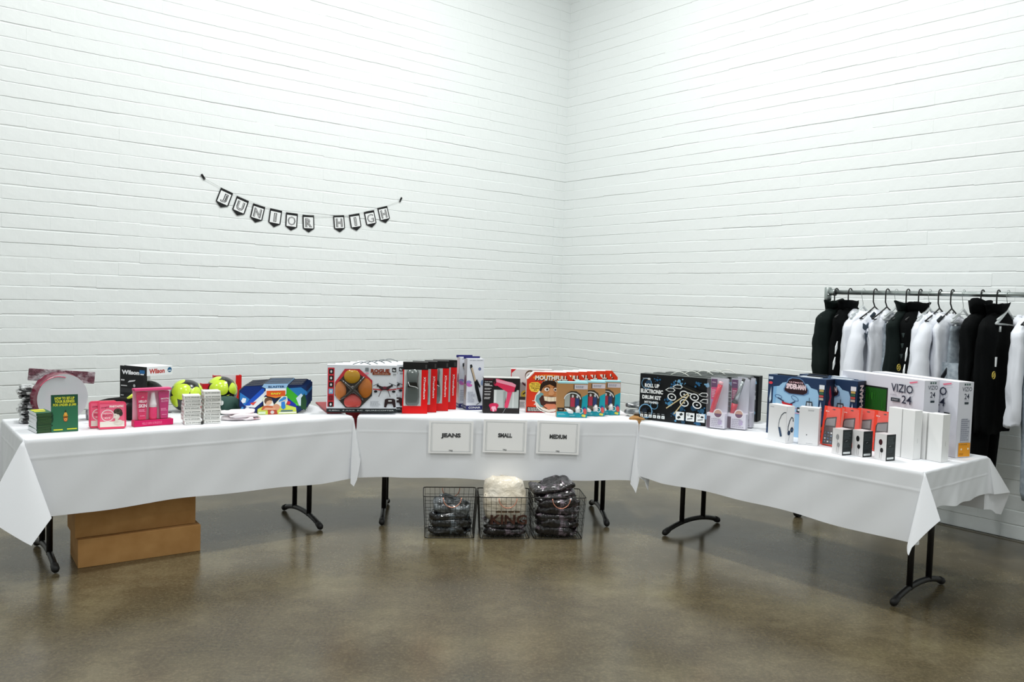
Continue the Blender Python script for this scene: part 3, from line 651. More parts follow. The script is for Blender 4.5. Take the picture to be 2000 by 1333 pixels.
# ------------------------------------------------------------------ MIDDLE TABLE
# board bridging the gap between the left and middle tables, and a cardboard one on the other side
def gap_board(label, x, y, ang, w_, d_, colr, flap, cat, m=PRINT, fw_=.05):
    t = thing('folded_carton', label, cat, (x, y, ZT), R(ang)); b = MB(); b.box(-w_ / 2, w_ / 2, 0, d_, .0005, .012, colr); b.build('panel', m, t, bevel=.002)
    b = MB()
    V = [(-fw_, 0, .011), (fw_, 0, .011), (fw_, .0, .0), (.012, .004, -flap), (-.012, .004, -flap), (-fw_, 0, 0)]
    b.add(V + [(x_, y_ + .003, z_) for x_, y_, z_ in V], [(5, 4, 3, 2, 1, 0), (6, 7, 8, 9, 10, 11)] + [(i, (i + 1) % 6, (i + 1) % 6 + 6, i + 6) for i in range(6)], lin(colr)); b.build('flap', m, t); return t
gap_board('dark red flat carton bridging the gap between the left and middle tables', -1.04, 5.42, 22, .34, .50, '#9c1f26', .16, 'box')
gap_board('flat brown cardboard bridging the gap between the middle and right tables', .853, 5.50, -20, .10, .42, '#b98b53', .16, 'cardboard', KRAFT, .035)
# drone boxes
dr0 = [None]
def drone_box(x, y, ang, label):
    if dr0[0]: return dup(dr0[0], (x, y, ZT + .012), R(ang), label)
    W, H, D = .452, .312, .072
    a = Art(W, H); wht_ = '#dfe3e9'
    a.rect(0, 0, 1, 1, wht_).rect(0, 0, 1, .085, '#1d2426').text('0.80m  4-AXIS  RC  QUADCOPTER', .5, .042, .93, .026, '#d4d9da', .0)
    a.rect(.012, .12, .105, .94, '#c8323c')
    for i, cc in enumerate(('#1c1f20', '#1c1f20', '#1c1f20', '#7fb6da', '#6e1f26', '#16181a')):
        v = .86 - i * .138; a.rect(.028, v - .052, .09, v + .052, cc); a.circ(.059, v, .014, '#d9dcdc' if i != 4 else '#7d262c', .02, 8)
    a.text('ROGUE', .755, .885, .27, .085, '#8a3a22', .06).rect(.645, .80, .905, .845, '#7c3b24').text('DRONE', .775, .823, .2, .026, '#c99a82', .02).rect(.928, .865, .985, .955, '#1a1c1e').text('4x', .955, .905, .04, .05, '#eef0f0', .03).rect(.94, .80, .985, .82, '#8b8f92')
    a.rect(.54, .875, .59, .95, '#7d8488').circ(.565, .83, .03, '#e6a0b4', .013)
    cx, cy = .825, .54
    a.line(cx - .165, cy + .03, cx - .09, cy + .08, .008, '#3b3f42').line(cx + .17, cy + .03, cx + .06, cy + .09, .008, '#3b3f42').line(cx - .17, cy - .04, cx - .03, cy - .06, .016, '#b5262c').line(cx + .17, cy - .04, cx + .03, cy - .06, .016, '#b5262c').line(cx + .2, cy + .0, cx + .1, cy - .05, .004, '#4a3a3c')
    a.poly([(cx - .10, cy + .05), (cx - .04, cy + .015), (cx + .04, cy + .015), (cx + .10, cy + .05), (cx + .10, cy + .02), (cx + .05, cy - .06), (cx - .05, cy - .06), (cx - .10, cy + .02)], '#332428').circ(cx, cy - .01, .03, '#702a38', .02)
    a.circ(cx - .1, cy + .035, .018, '#232528').circ(cx + .1, cy + .035, .018, '#232528').circ(cx - .13, cy - .09, .026, '#1b1c1f', .018).circ(cx + .13, cy - .09, .026, '#1b1c1f', .018).line(cx - .05, cy - .07, cx - .085, cy - .2, .009, '#4a2c30').line(cx + .05, cy - .07, cx + .08, cy - .2, .009, '#4a2c30')
    a.poly([(.82, .12), (.83, .28), (.86, .30), (.95, .30), (.98, .28), (.99, .12), (.96, .11), (.94, .19), (.87, .19), (.85, .11)], '#2a1a1c').rect(.88, .24, .93, .265, '#d9dcdc').bars(.62, .13, .78, .25, '#a9aeb4', 5, 3)
    t = carton('drone_box', label, 'toy box', (x, y), ang, W, H, D, {'base': '#e6e9ed', 'l': '#3a2226'}, front=a, z=ZT + .012, group='quadcopter boxes in the row'); dr0[0] = t
    # octagonal window: recessed look of ducts behind film
    oc = [(.115, .36), (.115, .64), (.25, .92), (.46, .92), (.645, .68), (.645, .36), (.47, .10), (.27, .10)]
    b = Art(W, H, .0045); b.poly(oc, '#3a3632').poly([(.115, .56), (.115, .64), (.25, .92), (.46, .92), (.645, .68), (.645, .60), (.44, .84), (.27, .84)], '#c3363e')
    m = MB(); b.put(m, 'front'); wn = m.build('window_backing', PRINT, t)
    for cx, cy, rx, ry, cc in ((.355, .765, .115, .150, '#b98a1e'), (.195, .46, .082, .20, '#c4763e'), (.545, .52, .100, .21, '#b86a22'), (.37, .23, .125, .16, '#d4544e')):
        mm = MB(); V = []; F = []; nn = 20
        for k, (q, hh) in enumerate(((1, 0), (.85, .006), (.5, .011), (.02, .013))):
            for i in range(nn):
                th = 2 * PI * i / nn; u = cx * W + rx * q * W * math.cos(th); v = cy * H + ry * q * H * math.sin(th)
                V.append((min(max(u, .118 * W), .642 * W), -.0065 - hh * .6, min(max(v, .115 * H), .895 * H)))
        for k in range(3):
            for i in range(nn): F.append((k * nn + i, k * nn + (i + 1) % nn, (k + 1) * nn + (i + 1) % nn, (k + 1) * nn + i))
        mm.add(V, F, lin(cc)); mm.build('rotor_duct', GLOSS, t, smooth=True)
    mm = MB(); mm.tube([(.20 * W, -.014, .70 * H), (.29 * W, -.017, .58 * H), (.37 * W, -.02, .49 * H), (.47 * W, -.017, .36 * H), (.52 * W, -.014, .26 * H)], [.007, .009, .016, .009, .007], '#2f2c28', 8); mm.build('drone_arm', GLOSS, t, smooth=True)
    mm = MB(); mm.tube([(.53 * W, -.014, .76 * H), (.45 * W, -.017, .62 * H), (.37 * W, -.02, .49 * H), (.28 * W, -.017, .36 * H), (.20 * W, -.014, .28 * H)], [.007, .009, .016, .009, .007], '#2f2c28', 8); mm.build('drone_arm', GLOSS, t, smooth=True)
    mm = MB(); mm.lathe([(.02, 0), (.018, .006), (.002, .009)], 0, 0, 12, '#38342f'); o_ = mm.build('drone_hub', GLOSS, t, smooth=True); o_.location = (.37 * W, -.018, .49 * H); o_.rotation_euler = (R(90), 0, 0); o_.scale = (1, 1.4, 1)
    mm = MB(); mm.tube([((.36 + .26 * i / 8) * W, D * .5, H + .018 * math.sin(PI * i / 8)) for i in range(9)], .0028, '#5f666a', 6); mm.build('carry_handle', GLOSS, t, smooth=True)
    return t
for i, lb in enumerate(('front quadcopter box with octagonal window and ROGUE lettering in full view', 'second quadcopter box from the front', 'middle quadcopter box of the row of five', 'fourth quadcopter box from the front', 'rearmost quadcopter box, nearest the brick wall')):
    drone_box(-1.196 + .034 * i, 5.325 + .080 * i, 11, lb)
# toy car boxes
car0 = [None]
def car_box(x, y, ang, label):
    if car0[0]: return dup(car0[0], (x, y, ZT), R(ang), label)
    W, H, D = .168, .345, .07
    a = Art(W, H); RED = '#e0090b'
    a.rect(0, 0, 1, 1, RED).rect(0, .855, 1, 1, '#141414').rect(.05, .15, .74, .855, '#b9bfbe').rect(.05, .15, .12, .855, '#d4d8d6')
    a.text('XTremeRacers', .87, .50, .9, .04, '#f3e3e2', .03, rot=-90).rect(.88, .88, .95, .96, '#3d3d3c')
    t = carton('toy_car_box', label, 'toy box', (x, y), ang, W, H, D, {'base': '#c4090b', 't': '#151515', 'r': '#191414', 'l': '#c9cdcd'}, front=a, group='red and black toy car boxes'); car0[0] = t
    # the car, seen from above behind film
    b = MB(); x0, z0 = .066, .055; V = []; F = []
    prof = [(0, .034, .008), (.015, .044, .015), (.06, .047, .020), (.10, .045, .022), (.125, .043, .028), (.155, .038, .036), (.19, .038, .037), (.215, .041, .030), (.235, .036, .018), (.242, .020, .008)]
    for z, hw, hh in prof:
        for k in range(9):
            th = PI * k / 8; V.append((x0 + hw * math.cos(th) * (1 if k in (0, 8) else 1.0), -.001 - hh * math.sin(th) ** .6 * .75, z0 + z))
    for i in range(len(prof) - 1):
        for k in range(8): F.append((i * 9 + k, i * 9 + k + 1, (i + 1) * 9 + k + 1, (i + 1) * 9 + k))
    b.add(V, F, lin('#4b5250')); cb = b.build('toy_car', mat('grey_car_paint', '#565e5c', rough=.3, metal=.2, coat=.6), t, smooth=True)
    b = MB(); b.add([(x0 - .034, -.0295, z0 + .125), (x0 + .034, -.0295, z0 + .125), (x0 + .028, -.0335, z0 + .158), (x0 - .028, -.0335, z0 + .158)], [(0, 1, 2, 3)], lin('#0f1212')); b.build('windscreen', GLOSS, cb)
    b = MB(); b.tube([(x0 - .03, -.034, z0 + .16), (x0 - .02, -.034, z0 + .135), (x0 + .02, -.033, z0 + .128), (x0 + .036, -.031, z0 + .118)], .002, '#e8ecec', 6); b.build('chrome_line', GLOSS, cb, smooth=True)
    return t
for i, lb in enumerate(('front red and black toy car box, its grey car in full view', 'second red and black toy car box from the front', 'third red and black toy car box from the front', 'rearmost red and black toy car box, beside the curling iron boxes')):
    car_box(-.722 + (0, .055, .128, .176)[i], 5.47 + (0, .075, .16, .255)[i], 8, lb)
# tall curling iron boxes
cu0 = [None]
def curl_box(x, y, ang, label):
    if cu0[0]: return dup(cu0[0], (x, y, ZT), R(ang), label)
    W, H, D = .122, .362, .075
    a = Art(W, H); a.rect(0, 0, 1, 1, '#e6e8f0').rect(0, 0, 1, .085, '#2a2a66').text('CONAIR', .5, .045, .72, .038, '#f4f5f8', .03).text('DOUBLE CERAMIC', .55, .965, .8, .014, '#6d7180', .01)
    a.circ(.12, .54, .16, '#9a8fc8', .10).circ(.17, .48, .16, '#d86fb6', .08).circ(.08, .50, .1, '#c76fc0', .1).circ(.93, .53, .09, '#8a9fc4', .16).circ(.75, .80, .085, '#39467a').circ(.75, .80, .05, '#7f8bb5')
    a.poly([(.16, .88), (.26, .89), (.32, .85), (.25, .81), (.17, .82)], '#25282c').poly([(.22, .815), (.32, .83), (.56, .56), (.48, .53)], '#c9b59c').line(.20, .82, .47, .53, .03, '#2a2c30').poly([(.44, .54), (.60, .60), (.82, .46), (.76, .43), (.66, .49), (.9, .18), (.82, .14), (.72, .16), (.5, .42)], '#1a1c20').line(.83, .15, .6, .095, .03, '#1a1c20')
    a.bars(.06, .14, .5, .36, '#b4b8c4', 6, 8)
    s_ = Art(D, H); s_.rect(0, 0, 1, 1, '#cfc9cf').rect(0, 0, 1, .085, '#2a2a66').circ(.5, .45, .35, '#7a3b58', 1.1).line(.5, .5, .6, .2, .3, '#cdb89e').text('CONAIR', .5, .045, .8, .03, '#e8e9f0', .02)
    t = carton('curling_iron_box', label, 'box', (x, y), ang, W, H, D, {'base': '#e2e4ec', 'r': '#d8dae4'}, front=a, left=s_, group='tall white curling iron boxes'); cu0[0] = t
    b = MB(); b.box(-.015, W - .018, D * .55, D * .6, H - .004, H + .014, '#26266a'); b.build('top_flap', PRINT, t); return t
curl_box(-.308, 5.735, 19, 'front tall white curling iron box with a curling iron pictured')
curl_box(-.366, 5.83, 19, 'second tall white curling iron box, half hidden by the front one')
# hair dryer box
W, H = .252, .246
a = Art(W, H); a.rect(0, 0, 1, 1, '#1b1718').rect(.0, .985, 1, 1, '#d8d8d4').rect(.02, .93, .26, .97, '#55242e').rect(.29, .15, .97, .66, '#b9bfbd').rect(.29, .15, .36, .66, '#d7dbd9').rect(.55, .15, .62, .62, '#9aa19f').rect(.8, .15, .84, .62, '#d0d5d3').rect(0, 0, 1, .15, '#201c1d')
a.poly([(.28, .85), (.33, .97), (.39, .975), (.42, .95), (.40, .80), (.34, .76), (.29, .79)], '#c8244a').poly([(.33, .955), (.40, .97), (.78, .86), (.89, .80), (.86, .70), (.84, .61), (.66, .60), (.30, .82)], '#d92f56').poly([(.34, .96), (.78, .87), (.885, .81), (.88, .74), (.66, .80), (.33, .88)], '#ee9ab0').poly([(.29, .84), (.30, .93), (.33, .96), (.35, .87), (.31, .80)], '#3b2228')
a.poly([(.86, .69), (.89, .80), (.95, .76), (.90, .62), (.84, .61)], '#141213').poly([(.66, .60), (.79, .60), (.74, .42), (.68, .16), (.60, .155), (.585, .22), (.64, .42)], '#e0446a').poly([(.62, .40), (.60, .28), (.59, .30), (.62, .46)], '#8b1f38').line(.62, .15, .545, .01, .012, '#8d8f90')
a.poly([(.16, .22), (.18, .26), (.26, .285), (.36, .285), (.42, .25), (.43, .21), (.39, .15), (.37, .06), (.29, .045), (.21, .07), (.2, .14)], '#cf2555').poly([(.21, .09), (.24, .15), (.27, .05), (.31, .05), (.33, .13), (.36, .06), (.37, .10), (.34, .20), (.24, .19)], '#f2b6c8')
a.text('DRYER', .14, .88, .2, .03, '#c9c6c6', .01).text('FRIZZ', .1, .815, .14, .035, '#eceaea', .04).text('CONTROL', .135, .775, .22, .03, '#eceaea', .04).bars(.03, .66, .22, .71, '#d2cfcf', 2, 2).bars(.03, .59, .26, .625, '#e2dfdf', 1, 4).bars(.03, .50, .2, .56, '#cbc8c8', 2, 6).bars(.03, .39, .24, .46, '#cbc8c8', 2, 7)
carton('hair_dryer_box', 'black box picturing a pink hair dryer', 'box', (-.186, 5.61), 5, W, H, .10, {'base': '#1b1718', 't': '#c9c9c5'}, front=a)
# white and red carton behind
a = Art(.30, .285); a.rect(0, 0, 1, 1, '#e5e6e4').poly([(0, 1), (.13, 1), (.02, .90), (.015, .6), (0, .6)], '#d8252c').circ(.47, .84, .13, '#5a4326', n=20).circ(.47, .82, .115, '#eef0ee').circ(.48, .80, .085, '#1a1a1a').circ(.51, .81, .05, '#e8e9e7').circ(.49, .8, .028, '#141414').rect(.2, .30, 1, .66, '#9c9a98').poly([(.28, .68), (.45, .55), (.45, .5), (.28, .62)], '#4a2530').circ(.35, .36, .1, '#b5a23c').line(.3, .36, .42, .46, .03, '#2b2b2b').rect(.2, .22, 1, .30, '#3a3a38').bars(.22, .02, .9, .18, '#9fa3a3', 4)
carton('white_game_box', 'white game box with a red corner, behind the hair dryer box', 'box', (.0, 5.90), 6, .30, .285, .05, '#e8eaea', front=a)
# mouth game boxes (octagonal outline), one face art
mo0 = [None]
def mouth_box(x, y, ang, label):
    if mo0[0]: return dup(mo0[0], (x, y, ZT), R(ang), label)
    W, H, D = .325, .285, .052
    t = thing('party_game_box', label, 'game box', (x, y, ZT), R(ang), 'red party game boxes'); mo0[0] = t
    out = [(0, 0), (W, 0), (W, H * .83), (W * .86, H), (W * .14, H), (0, H * .83)]
    b = MB(); b.prism(out, 0, D, '#e23c1c', side='#eceae6'); b.build('carton', PRINT, t)
    a = Art(W, H)
    a.poly([(0, .83), (.14, 1), (.16, .985), (.02, .82)], '#f2f0ea').circ(.47, .86, .34, '#f08a2a', .07).rect(.0, .0, 1, .02, '#c4282c').rect(.02, .02, .44, .135, '#16120f').bars(.04, .03, .38, .125, '#d9d6d0', 4, 9)
    a.text('MOUTHFULL', .54, .845, .72, .125, '#2a1a10', .09).text('MOUTHFULL', .53, .858, .70, .115, '#fbf7ee', .04)
    a.poly([(.05, .70), (.10, .74), (.24, .75), (.30, .70), (.31, .58), (.27, .53), (.22, .50), (.10, .52), (.06, .58)], '#f5cf4a').text('TRY TO', .18, .70, .18, .035, '#5a3a10', .03).text('SAY IT WITH', .18, .65, .2, .03, '#5a3a10', .03).text('THE GAG', .18, .60, .17, .035, '#5a3a10', .03).text('IN', .19, .555, .06, .03, '#5a3a10', .03).line(.13, .29, .20, .29, .012, '#f4ece4').line(.17, .19, .25, .27, .018, '#f4ece4')
    k0 = len(a.L)
    a.poly([(.30, .30), (.32, .42), (.40, .55), (.42, .66), (.46, .76), (.55, .80), (.66, .80), (.76, .78), (.84, .68), (.86, .52), (.92, .40), (.94, .26), (.88, .12), (.74, .03), (.62, .015), (.50, .05), (.36, .16)], '#f3efe6')
    a.poly([(.42, .50), (.44, .66), (.50, .76), (.60, .775), (.72, .76), (.80, .68), (.82, .52), (.84, .36), (.78, .14), (.62, .07), (.48, .12), (.36, .26), (.34, .38)], '#c98a56').poly([(.40, .54), (.42, .68), (.47, .765), (.58, .80), (.72, .79), (.80, .72), (.82, .62), (.78, .60), (.70, .66), (.62, .70), (.52, .66), (.47, .60), (.44, .52)], '#2a1c14')
    a.poly([(.32, .30), (.34, .42), (.44, .50), (.50, .46), (.44, .36), (.46, .22), (.52, .14), (.44, .14)], '#6fa3a8').poly([(.40, .34), (.46, .43), (.56, .40), (.80, .40), (.90, .36), (.88, .22), (.76, .10), (.56, .10), (.44, .20)], '#43231c')
    a.poly([(.50, .405), (.52, .30), (.62, .275), (.76, .285), (.84, .32), (.83, .40), (.66, .385)], '#f2ead0').line(.66, .39, .66, .28, .006, '#b8a888').line(.58, .395, .58, .28, .006, '#b8a888').line(.74, .39, .74, .285, .006, '#b8a888').poly([(.50, .17), (.56, .22), (.74, .22), (.82, .17), (.76, .11), (.62, .08)], '#e08a6a')
    a.circ(.56, .575, .055, '#f4f1ea', .04).circ(.57, .575, .024, '#3a2718').circ(.76, .575, .05, '#f4f1ea', .04).circ(.745, .57, .022, '#3a2718').poly([(.64, .62), (.69, .62), (.73, .47), (.68, .43), (.60, .44), (.60, .48)], '#dba070').ring(.56, .585, .075, '#5a3520', .014, .065, a0=20, a1=150).ring(.76, .585, .07, '#5a3520', .014, .065, a0=30, a1=160)
    a.ring(.62, .20, .30, '#f6f4ee', .02, .185, rot=-8, a0=180, a1=350, n=24)
    a.L[k0:] = [([(x_ - .125 * W, y_) for x_, y_ in P_], F_, c_) for P_, F_, c_ in a.L[k0:]]
    m = MB(); a.put(m, 'front'); m.build('printed_artwork', PRINT, t); return t
for i, (dx, lb) in enumerate(zip((0, .088, .155, .225, .300, .350), ('front red party game box with a stretched mouth face, fully visible', 'second red party game box from the front', 'third red party game box from the front', 'fourth red party game box from the front', 'fifth red party game box from the front', 'rearmost red party game box, at the right'))):
    mouth_box(.112 + dx, 5.705 + .056 * i, 6, lb)
# headphone boxes
hp0 = [None]
def head_box(x, y, ang, label):
    if hp0[0]: return dup(hp0[0], (x, y, ZT), R(ang), label)
    W, H, D = .208, .24, .055; TEAL = '#1aa3b4'
    t = thing('headphone_box', label, 'box', (x, y, ZT), R(ang), 'teal and brown headphone boxes'); hp0[0] = t
    b = MB(); b.box(0, W, 0, D, 0, H, '#b98a5a'); b.c[1] = lin('#a6dbe4'); b.build('carton', PRINT, t, bevel=.0015)
    a = Art(W, H); a.rect(0, 0, 1, .16, TEAL).poly([(.80, 0), (1, 0), (1, .66), (.82, .58), (.78, .3)], TEAL).rect(0, .955, 1, 1, '#a9dde4')
    a.rect(.56, .80, .99, .93, '#d9d2d8').rect(.53, .80, .555, .93, '#40443e').bars(.6, .83, .95, .9, '#8d97a8', 2, 3).rect(.02, .17, .24, .27, '#2a2724').text('WIRED', .13, .22, .12, .03, '#cfc8bd', .01).bars(.05, .06, .3, .12, '#8fd6de', 2, 4).bars(.42, .04, .62, .08, '#8fd6de', 1, 5)
    a.poly([(.24, .27), (.25, .55), (.32, .68), (.44, .745), (.62, .745), (.76, .66), (.82, .5), (.80, .22), (.72, .16), (.40, .13), (.28, .2)], '#40382e').poly([(.25, .52), (.25, .30), (.42, .30), (.42, .70), (.33, .66)], '#a9aea8').rect(.44, .30, .58, .56, '#b93a52').rect(.60, .30, .72, .54, '#2f4478').circ(.51, .60, .035, '#d9d0d0', .05).circ(.66, .59, .035, '#c9ccd4', .05).rect(.44, .20, .60, .30, '#6b6156')
    a.ring(.50, .50, .28, '#eef0f0', .028, .235, a0=5, a1=175, n=18).poly([(.25, .27), (.28, .22), (.45, .14), (.55, .14), (.52, .2), (.38, .26), (.30, .26)], '#eceeee').poly([(.62, .13), (.60, .25), (.68, .34), (.74, .32), (.77, .2), (.74, .14)], '#eceeee').ring(.79, .19, .075, '#e9edee', .02, .085)
    a.circ(.90, .27, .05, '#3a5a9a', .04).circ(.92, .20, .055, '#e05a62', .07).circ(.93, .14, .05, '#e2604a', .05).circ(.86, .06, .045, '#e8d04a', .04).circ(.91, .05, .04, '#dfe060', .04)
    m = MB(); a.put(m, 'front'); m.build('printed_artwork', PRINT, t)
    b = MB(); b.tube([(.07, -.006, .05), (.085, -.012, .042), (.11, -.010, .034)], [.010, .014, .009], '#eef0f0', 8); b.tube([(.135, -.008, .04), (.142, -.013, .055), (.148, -.008, .072)], [.010, .015, .009], '#eef0f0', 8); b.build('headphones', GLOSS, t, smooth=True); return t
head_box(.316, 5.52, 4, 'left teal and brown headphone box, overlapping its neighbour')
head_box(.445, 5.615, 3, 'middle teal and brown headphone box of the three')
head_box(.560, 5.70, 2, 'right teal and brown headphone box, beside the clear packs')
CG = bagmat('bag_clear_grey', '#555c60', '#b4babd', 16, .45, .62)
for i, (x, y, z, an, lb) in enumerate(((.885, 5.69, ZT + .0125, -30, 'crinkled clear pack lying beside the drum kit boxes, lower one'), (.90, 5.73, ZT + .052, -26, 'crinkled clear pack resting on another, beside the drum kit boxes'))):
    pouch('clear_pack', lb, 'pack', (x, y, z), R(an), .17, .13, .036, CG, 200 + i, lump=.35)
# paper signs
sg = None
for i, (wd, x0, zt_, wd_, hh) in enumerate((('JEANS', -.466, .730, .292, .215), ('SMALL', -.110, .744, .288, .218), ('MEDIUM', .243, .743, .286, .220))):
    px_, py_, _ = tw('M', x0, -TW_ / 2 - .022)
    t = thing('paper_sign', 'white paper sign reading %s, pinned to the middle tablecloth' % wd, 'sign', (px_, py_, zt_ - hh), TAB['M'][2], 'paper signs on the middle tablecloth'); t.rotation_euler[1] = R((0, .6, 1.2)[i])
    b = MB(); b.box(0, wd_, 0, .0008, 0, hh, '#ffffff'); b.build('paper', MATTE, t)
    a = Art(wd_, hh); bc = '#c0c5c8'
    for u0, v0, u1, v1 in ((.055, .055, .945, .065), (.055, .925, .945, .935), (.055, .055, .062, .935), (.938, .055, .945, .935), (.08, .065, .085, .92), (.915, .065, .92, .92)): a.rect(u0, v0, u1, v1, bc)
    ww = (.44, .32, .40)[i]; a.text(wd, .5, .54 if i == 0 else .53, ww, .165 if i == 0 else .13, '#1c1e20', .05).text(wd, .493, .54 if i == 0 else .53, ww * .98, .125 if i == 0 else .095, '#dfe2e4', -.038).text('TKJ', .5, .085, .085, .05, '#34373a', .03)
    m = MB(); a.put(m, 'front'); m.build('lettering', PRINT, t)

# ------------------------------------------------------------------ RIGHT TABLE
dk0 = [None]
def drum_box(x, y, ang, label):
    if dk0[0]: return dup(dk0[0], (x, y, ZT), R(ang), label)
    W, H, D = .50, .312, .085
    a = Art(W, H); BLU = '#2a6490'; LB = '#7fb4d8'
    a.rect(0, 0, 1, 1, '#0b0f12')
    q = random.Random(11)
    for u, v, r_, c in ((.12, .80, .07, '#2a4c6a'), (.25, .88, .03, BLU), (.50, .80, .05, BLU), (.56, .90, .04, LB), (.60, .82, .045, '#5f9cc4'), (.95, .86, .05, LB), (.83, .88, .04, BLU), (.42, .50, .04, BLU), (.44, .40, .05, '#4a8cb8'), (.52, .20, .05, BLU), (.58, .12, .05, '#5a9cc8'), (.62, .32, .05, '#2d5c80'), (.78, .36, .07, '#1f4764'), (.9, .32, .06, '#356a90'), (.65, .05, .05, '#244a66'), (.85, .06, .06, BLU), (.10, .20, .07, '#16283a'), (.96, .2, .05, LB)): a.circ(u, v, r_ * .55, c, n=7 + q.randrange(4), rot=q.uniform(0, 90)); [a.circ(min(.98, max(.02, u + q.uniform(-.05, .05))), min(.96, max(.04, v + q.uniform(-.07, .07))), q.uniform(.006, .016), c, n=6) for _ in range(6)]
    a.ring(.12, .80, .075, '#6fa0c4', .008, n=14).ring(.12, .20, .10, '#7fb4dc', .014, n=14).ring(.24, .34, .055, '#5f9cc4', .008, n=12).poly([(.62, .86), (.95, .70), (.95, .60), (.62, .76)], '#0a0c0d').line(.63, .79, .95, .63, .012, '#5a5648')
    a.text('ROLL UP', .20, .76, .21, .085, '#f4f6f6', .05).text('ELECTRONIC', .20, .635, .32, .09, '#f4f6f6', .05).text('DRUM KIT', .20, .505, .27, .085, '#f4f6f6', .05).text('MT764MD', .20, .40, .20, .055, '#dfe4e8', .05).text('ROCK', .10, .905, .07, .02, '#c8cdd0', .02).circ(.155, .90, .022, '#dfe2e4', .014)
    for i in range(6): u = .045 + .062 * i; a.rect(u, .07, u + .045, .135, '#eef2f3').rect(u + .012, .085, u + .03, .11, '#8d979c').bars(u, .15, u + .045, .18, '#8e9498', 1, i)
    for u, v in ((.49, .56), (.66, .64), (.665, .46), (.80, .60), (.84, .44)): a.ring(u, v, .062, '#f1f3f2', .014, .048, rot=-10).circ(u, v, .02, '#e9ecea', .013).circ(u, v, .008, '#222')if False else a.ring(u, v, .062, '#f1f3f2', .014, .048, rot=-10).circ(u, v, .014, '#e9ecea', .010)
    for u, v in ((.47, .70), (.57, .78), (.93, .66), (.95, .53)):
        P = [(u - .075, v), (u - .03, v + .05), (u + .04, v + .055), (u + .07, v + .01), (u + .04, v - .035), (u - .03, v - .03)]
        P = [(min(x_, .985), y_) for x_, y_ in P]; a.poly(P, '#eef1f0'); a.poly([(u + (x_ - u) * .80, v + (y_ - v) * .72) for x_, y_ in P], '#12171a')
    a.line(.42, .31, .71, .66, .014, '#d9c79a').line(.53, .20, .73, .64, .014, '#d9c79a').line(.69, .69, .77, .665, .012, '#dfe2df')
    for i, u in enumerate((.56, .70, .84)):
        a.rect(u, .09, u + .115, .265, '#f0f3f3')
        if i == 0: a.poly([(u + .015, .15), (u + .05, .18), (u + .07, .14), (u + .03, .11)], '#20282a').poly([(u + .045, .22), (u + .08, .25), (u + .1, .21), (u + .065, .18)], '#20282a')
        else: a.ring(u + .03, .22, .016, '#20282a', .006).circ(u + .08, .2, .02, '#20282a', .013).line(u + .02, .13, u + .09, .15, .01, '#20282a')
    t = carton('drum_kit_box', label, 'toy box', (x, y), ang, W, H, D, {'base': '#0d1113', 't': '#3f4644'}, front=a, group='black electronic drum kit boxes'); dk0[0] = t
    mm = MB(); mm.tube([((.40 + .26 * i / 8) * W, D * .5, H + .026 * math.sin(PI * i / 8)) for i in range(9)], .003, '#dfe2da', 6); mm.build('carry_handle', GLOSS, t, smooth=True); return t
for i, lb in enumerate(('front black drum kit box reading ROLL UP ELECTRONIC DRUM KIT', 'second black drum kit box from the front', 'middle black drum kit box of the five', 'fourth black drum kit box from the front', 'rearmost black drum kit box, its end showing right of the clear packs')):
    drum_box(.879 + .098 * i, 5.561 + .073 * i, -33, lb)
pk0 = {}
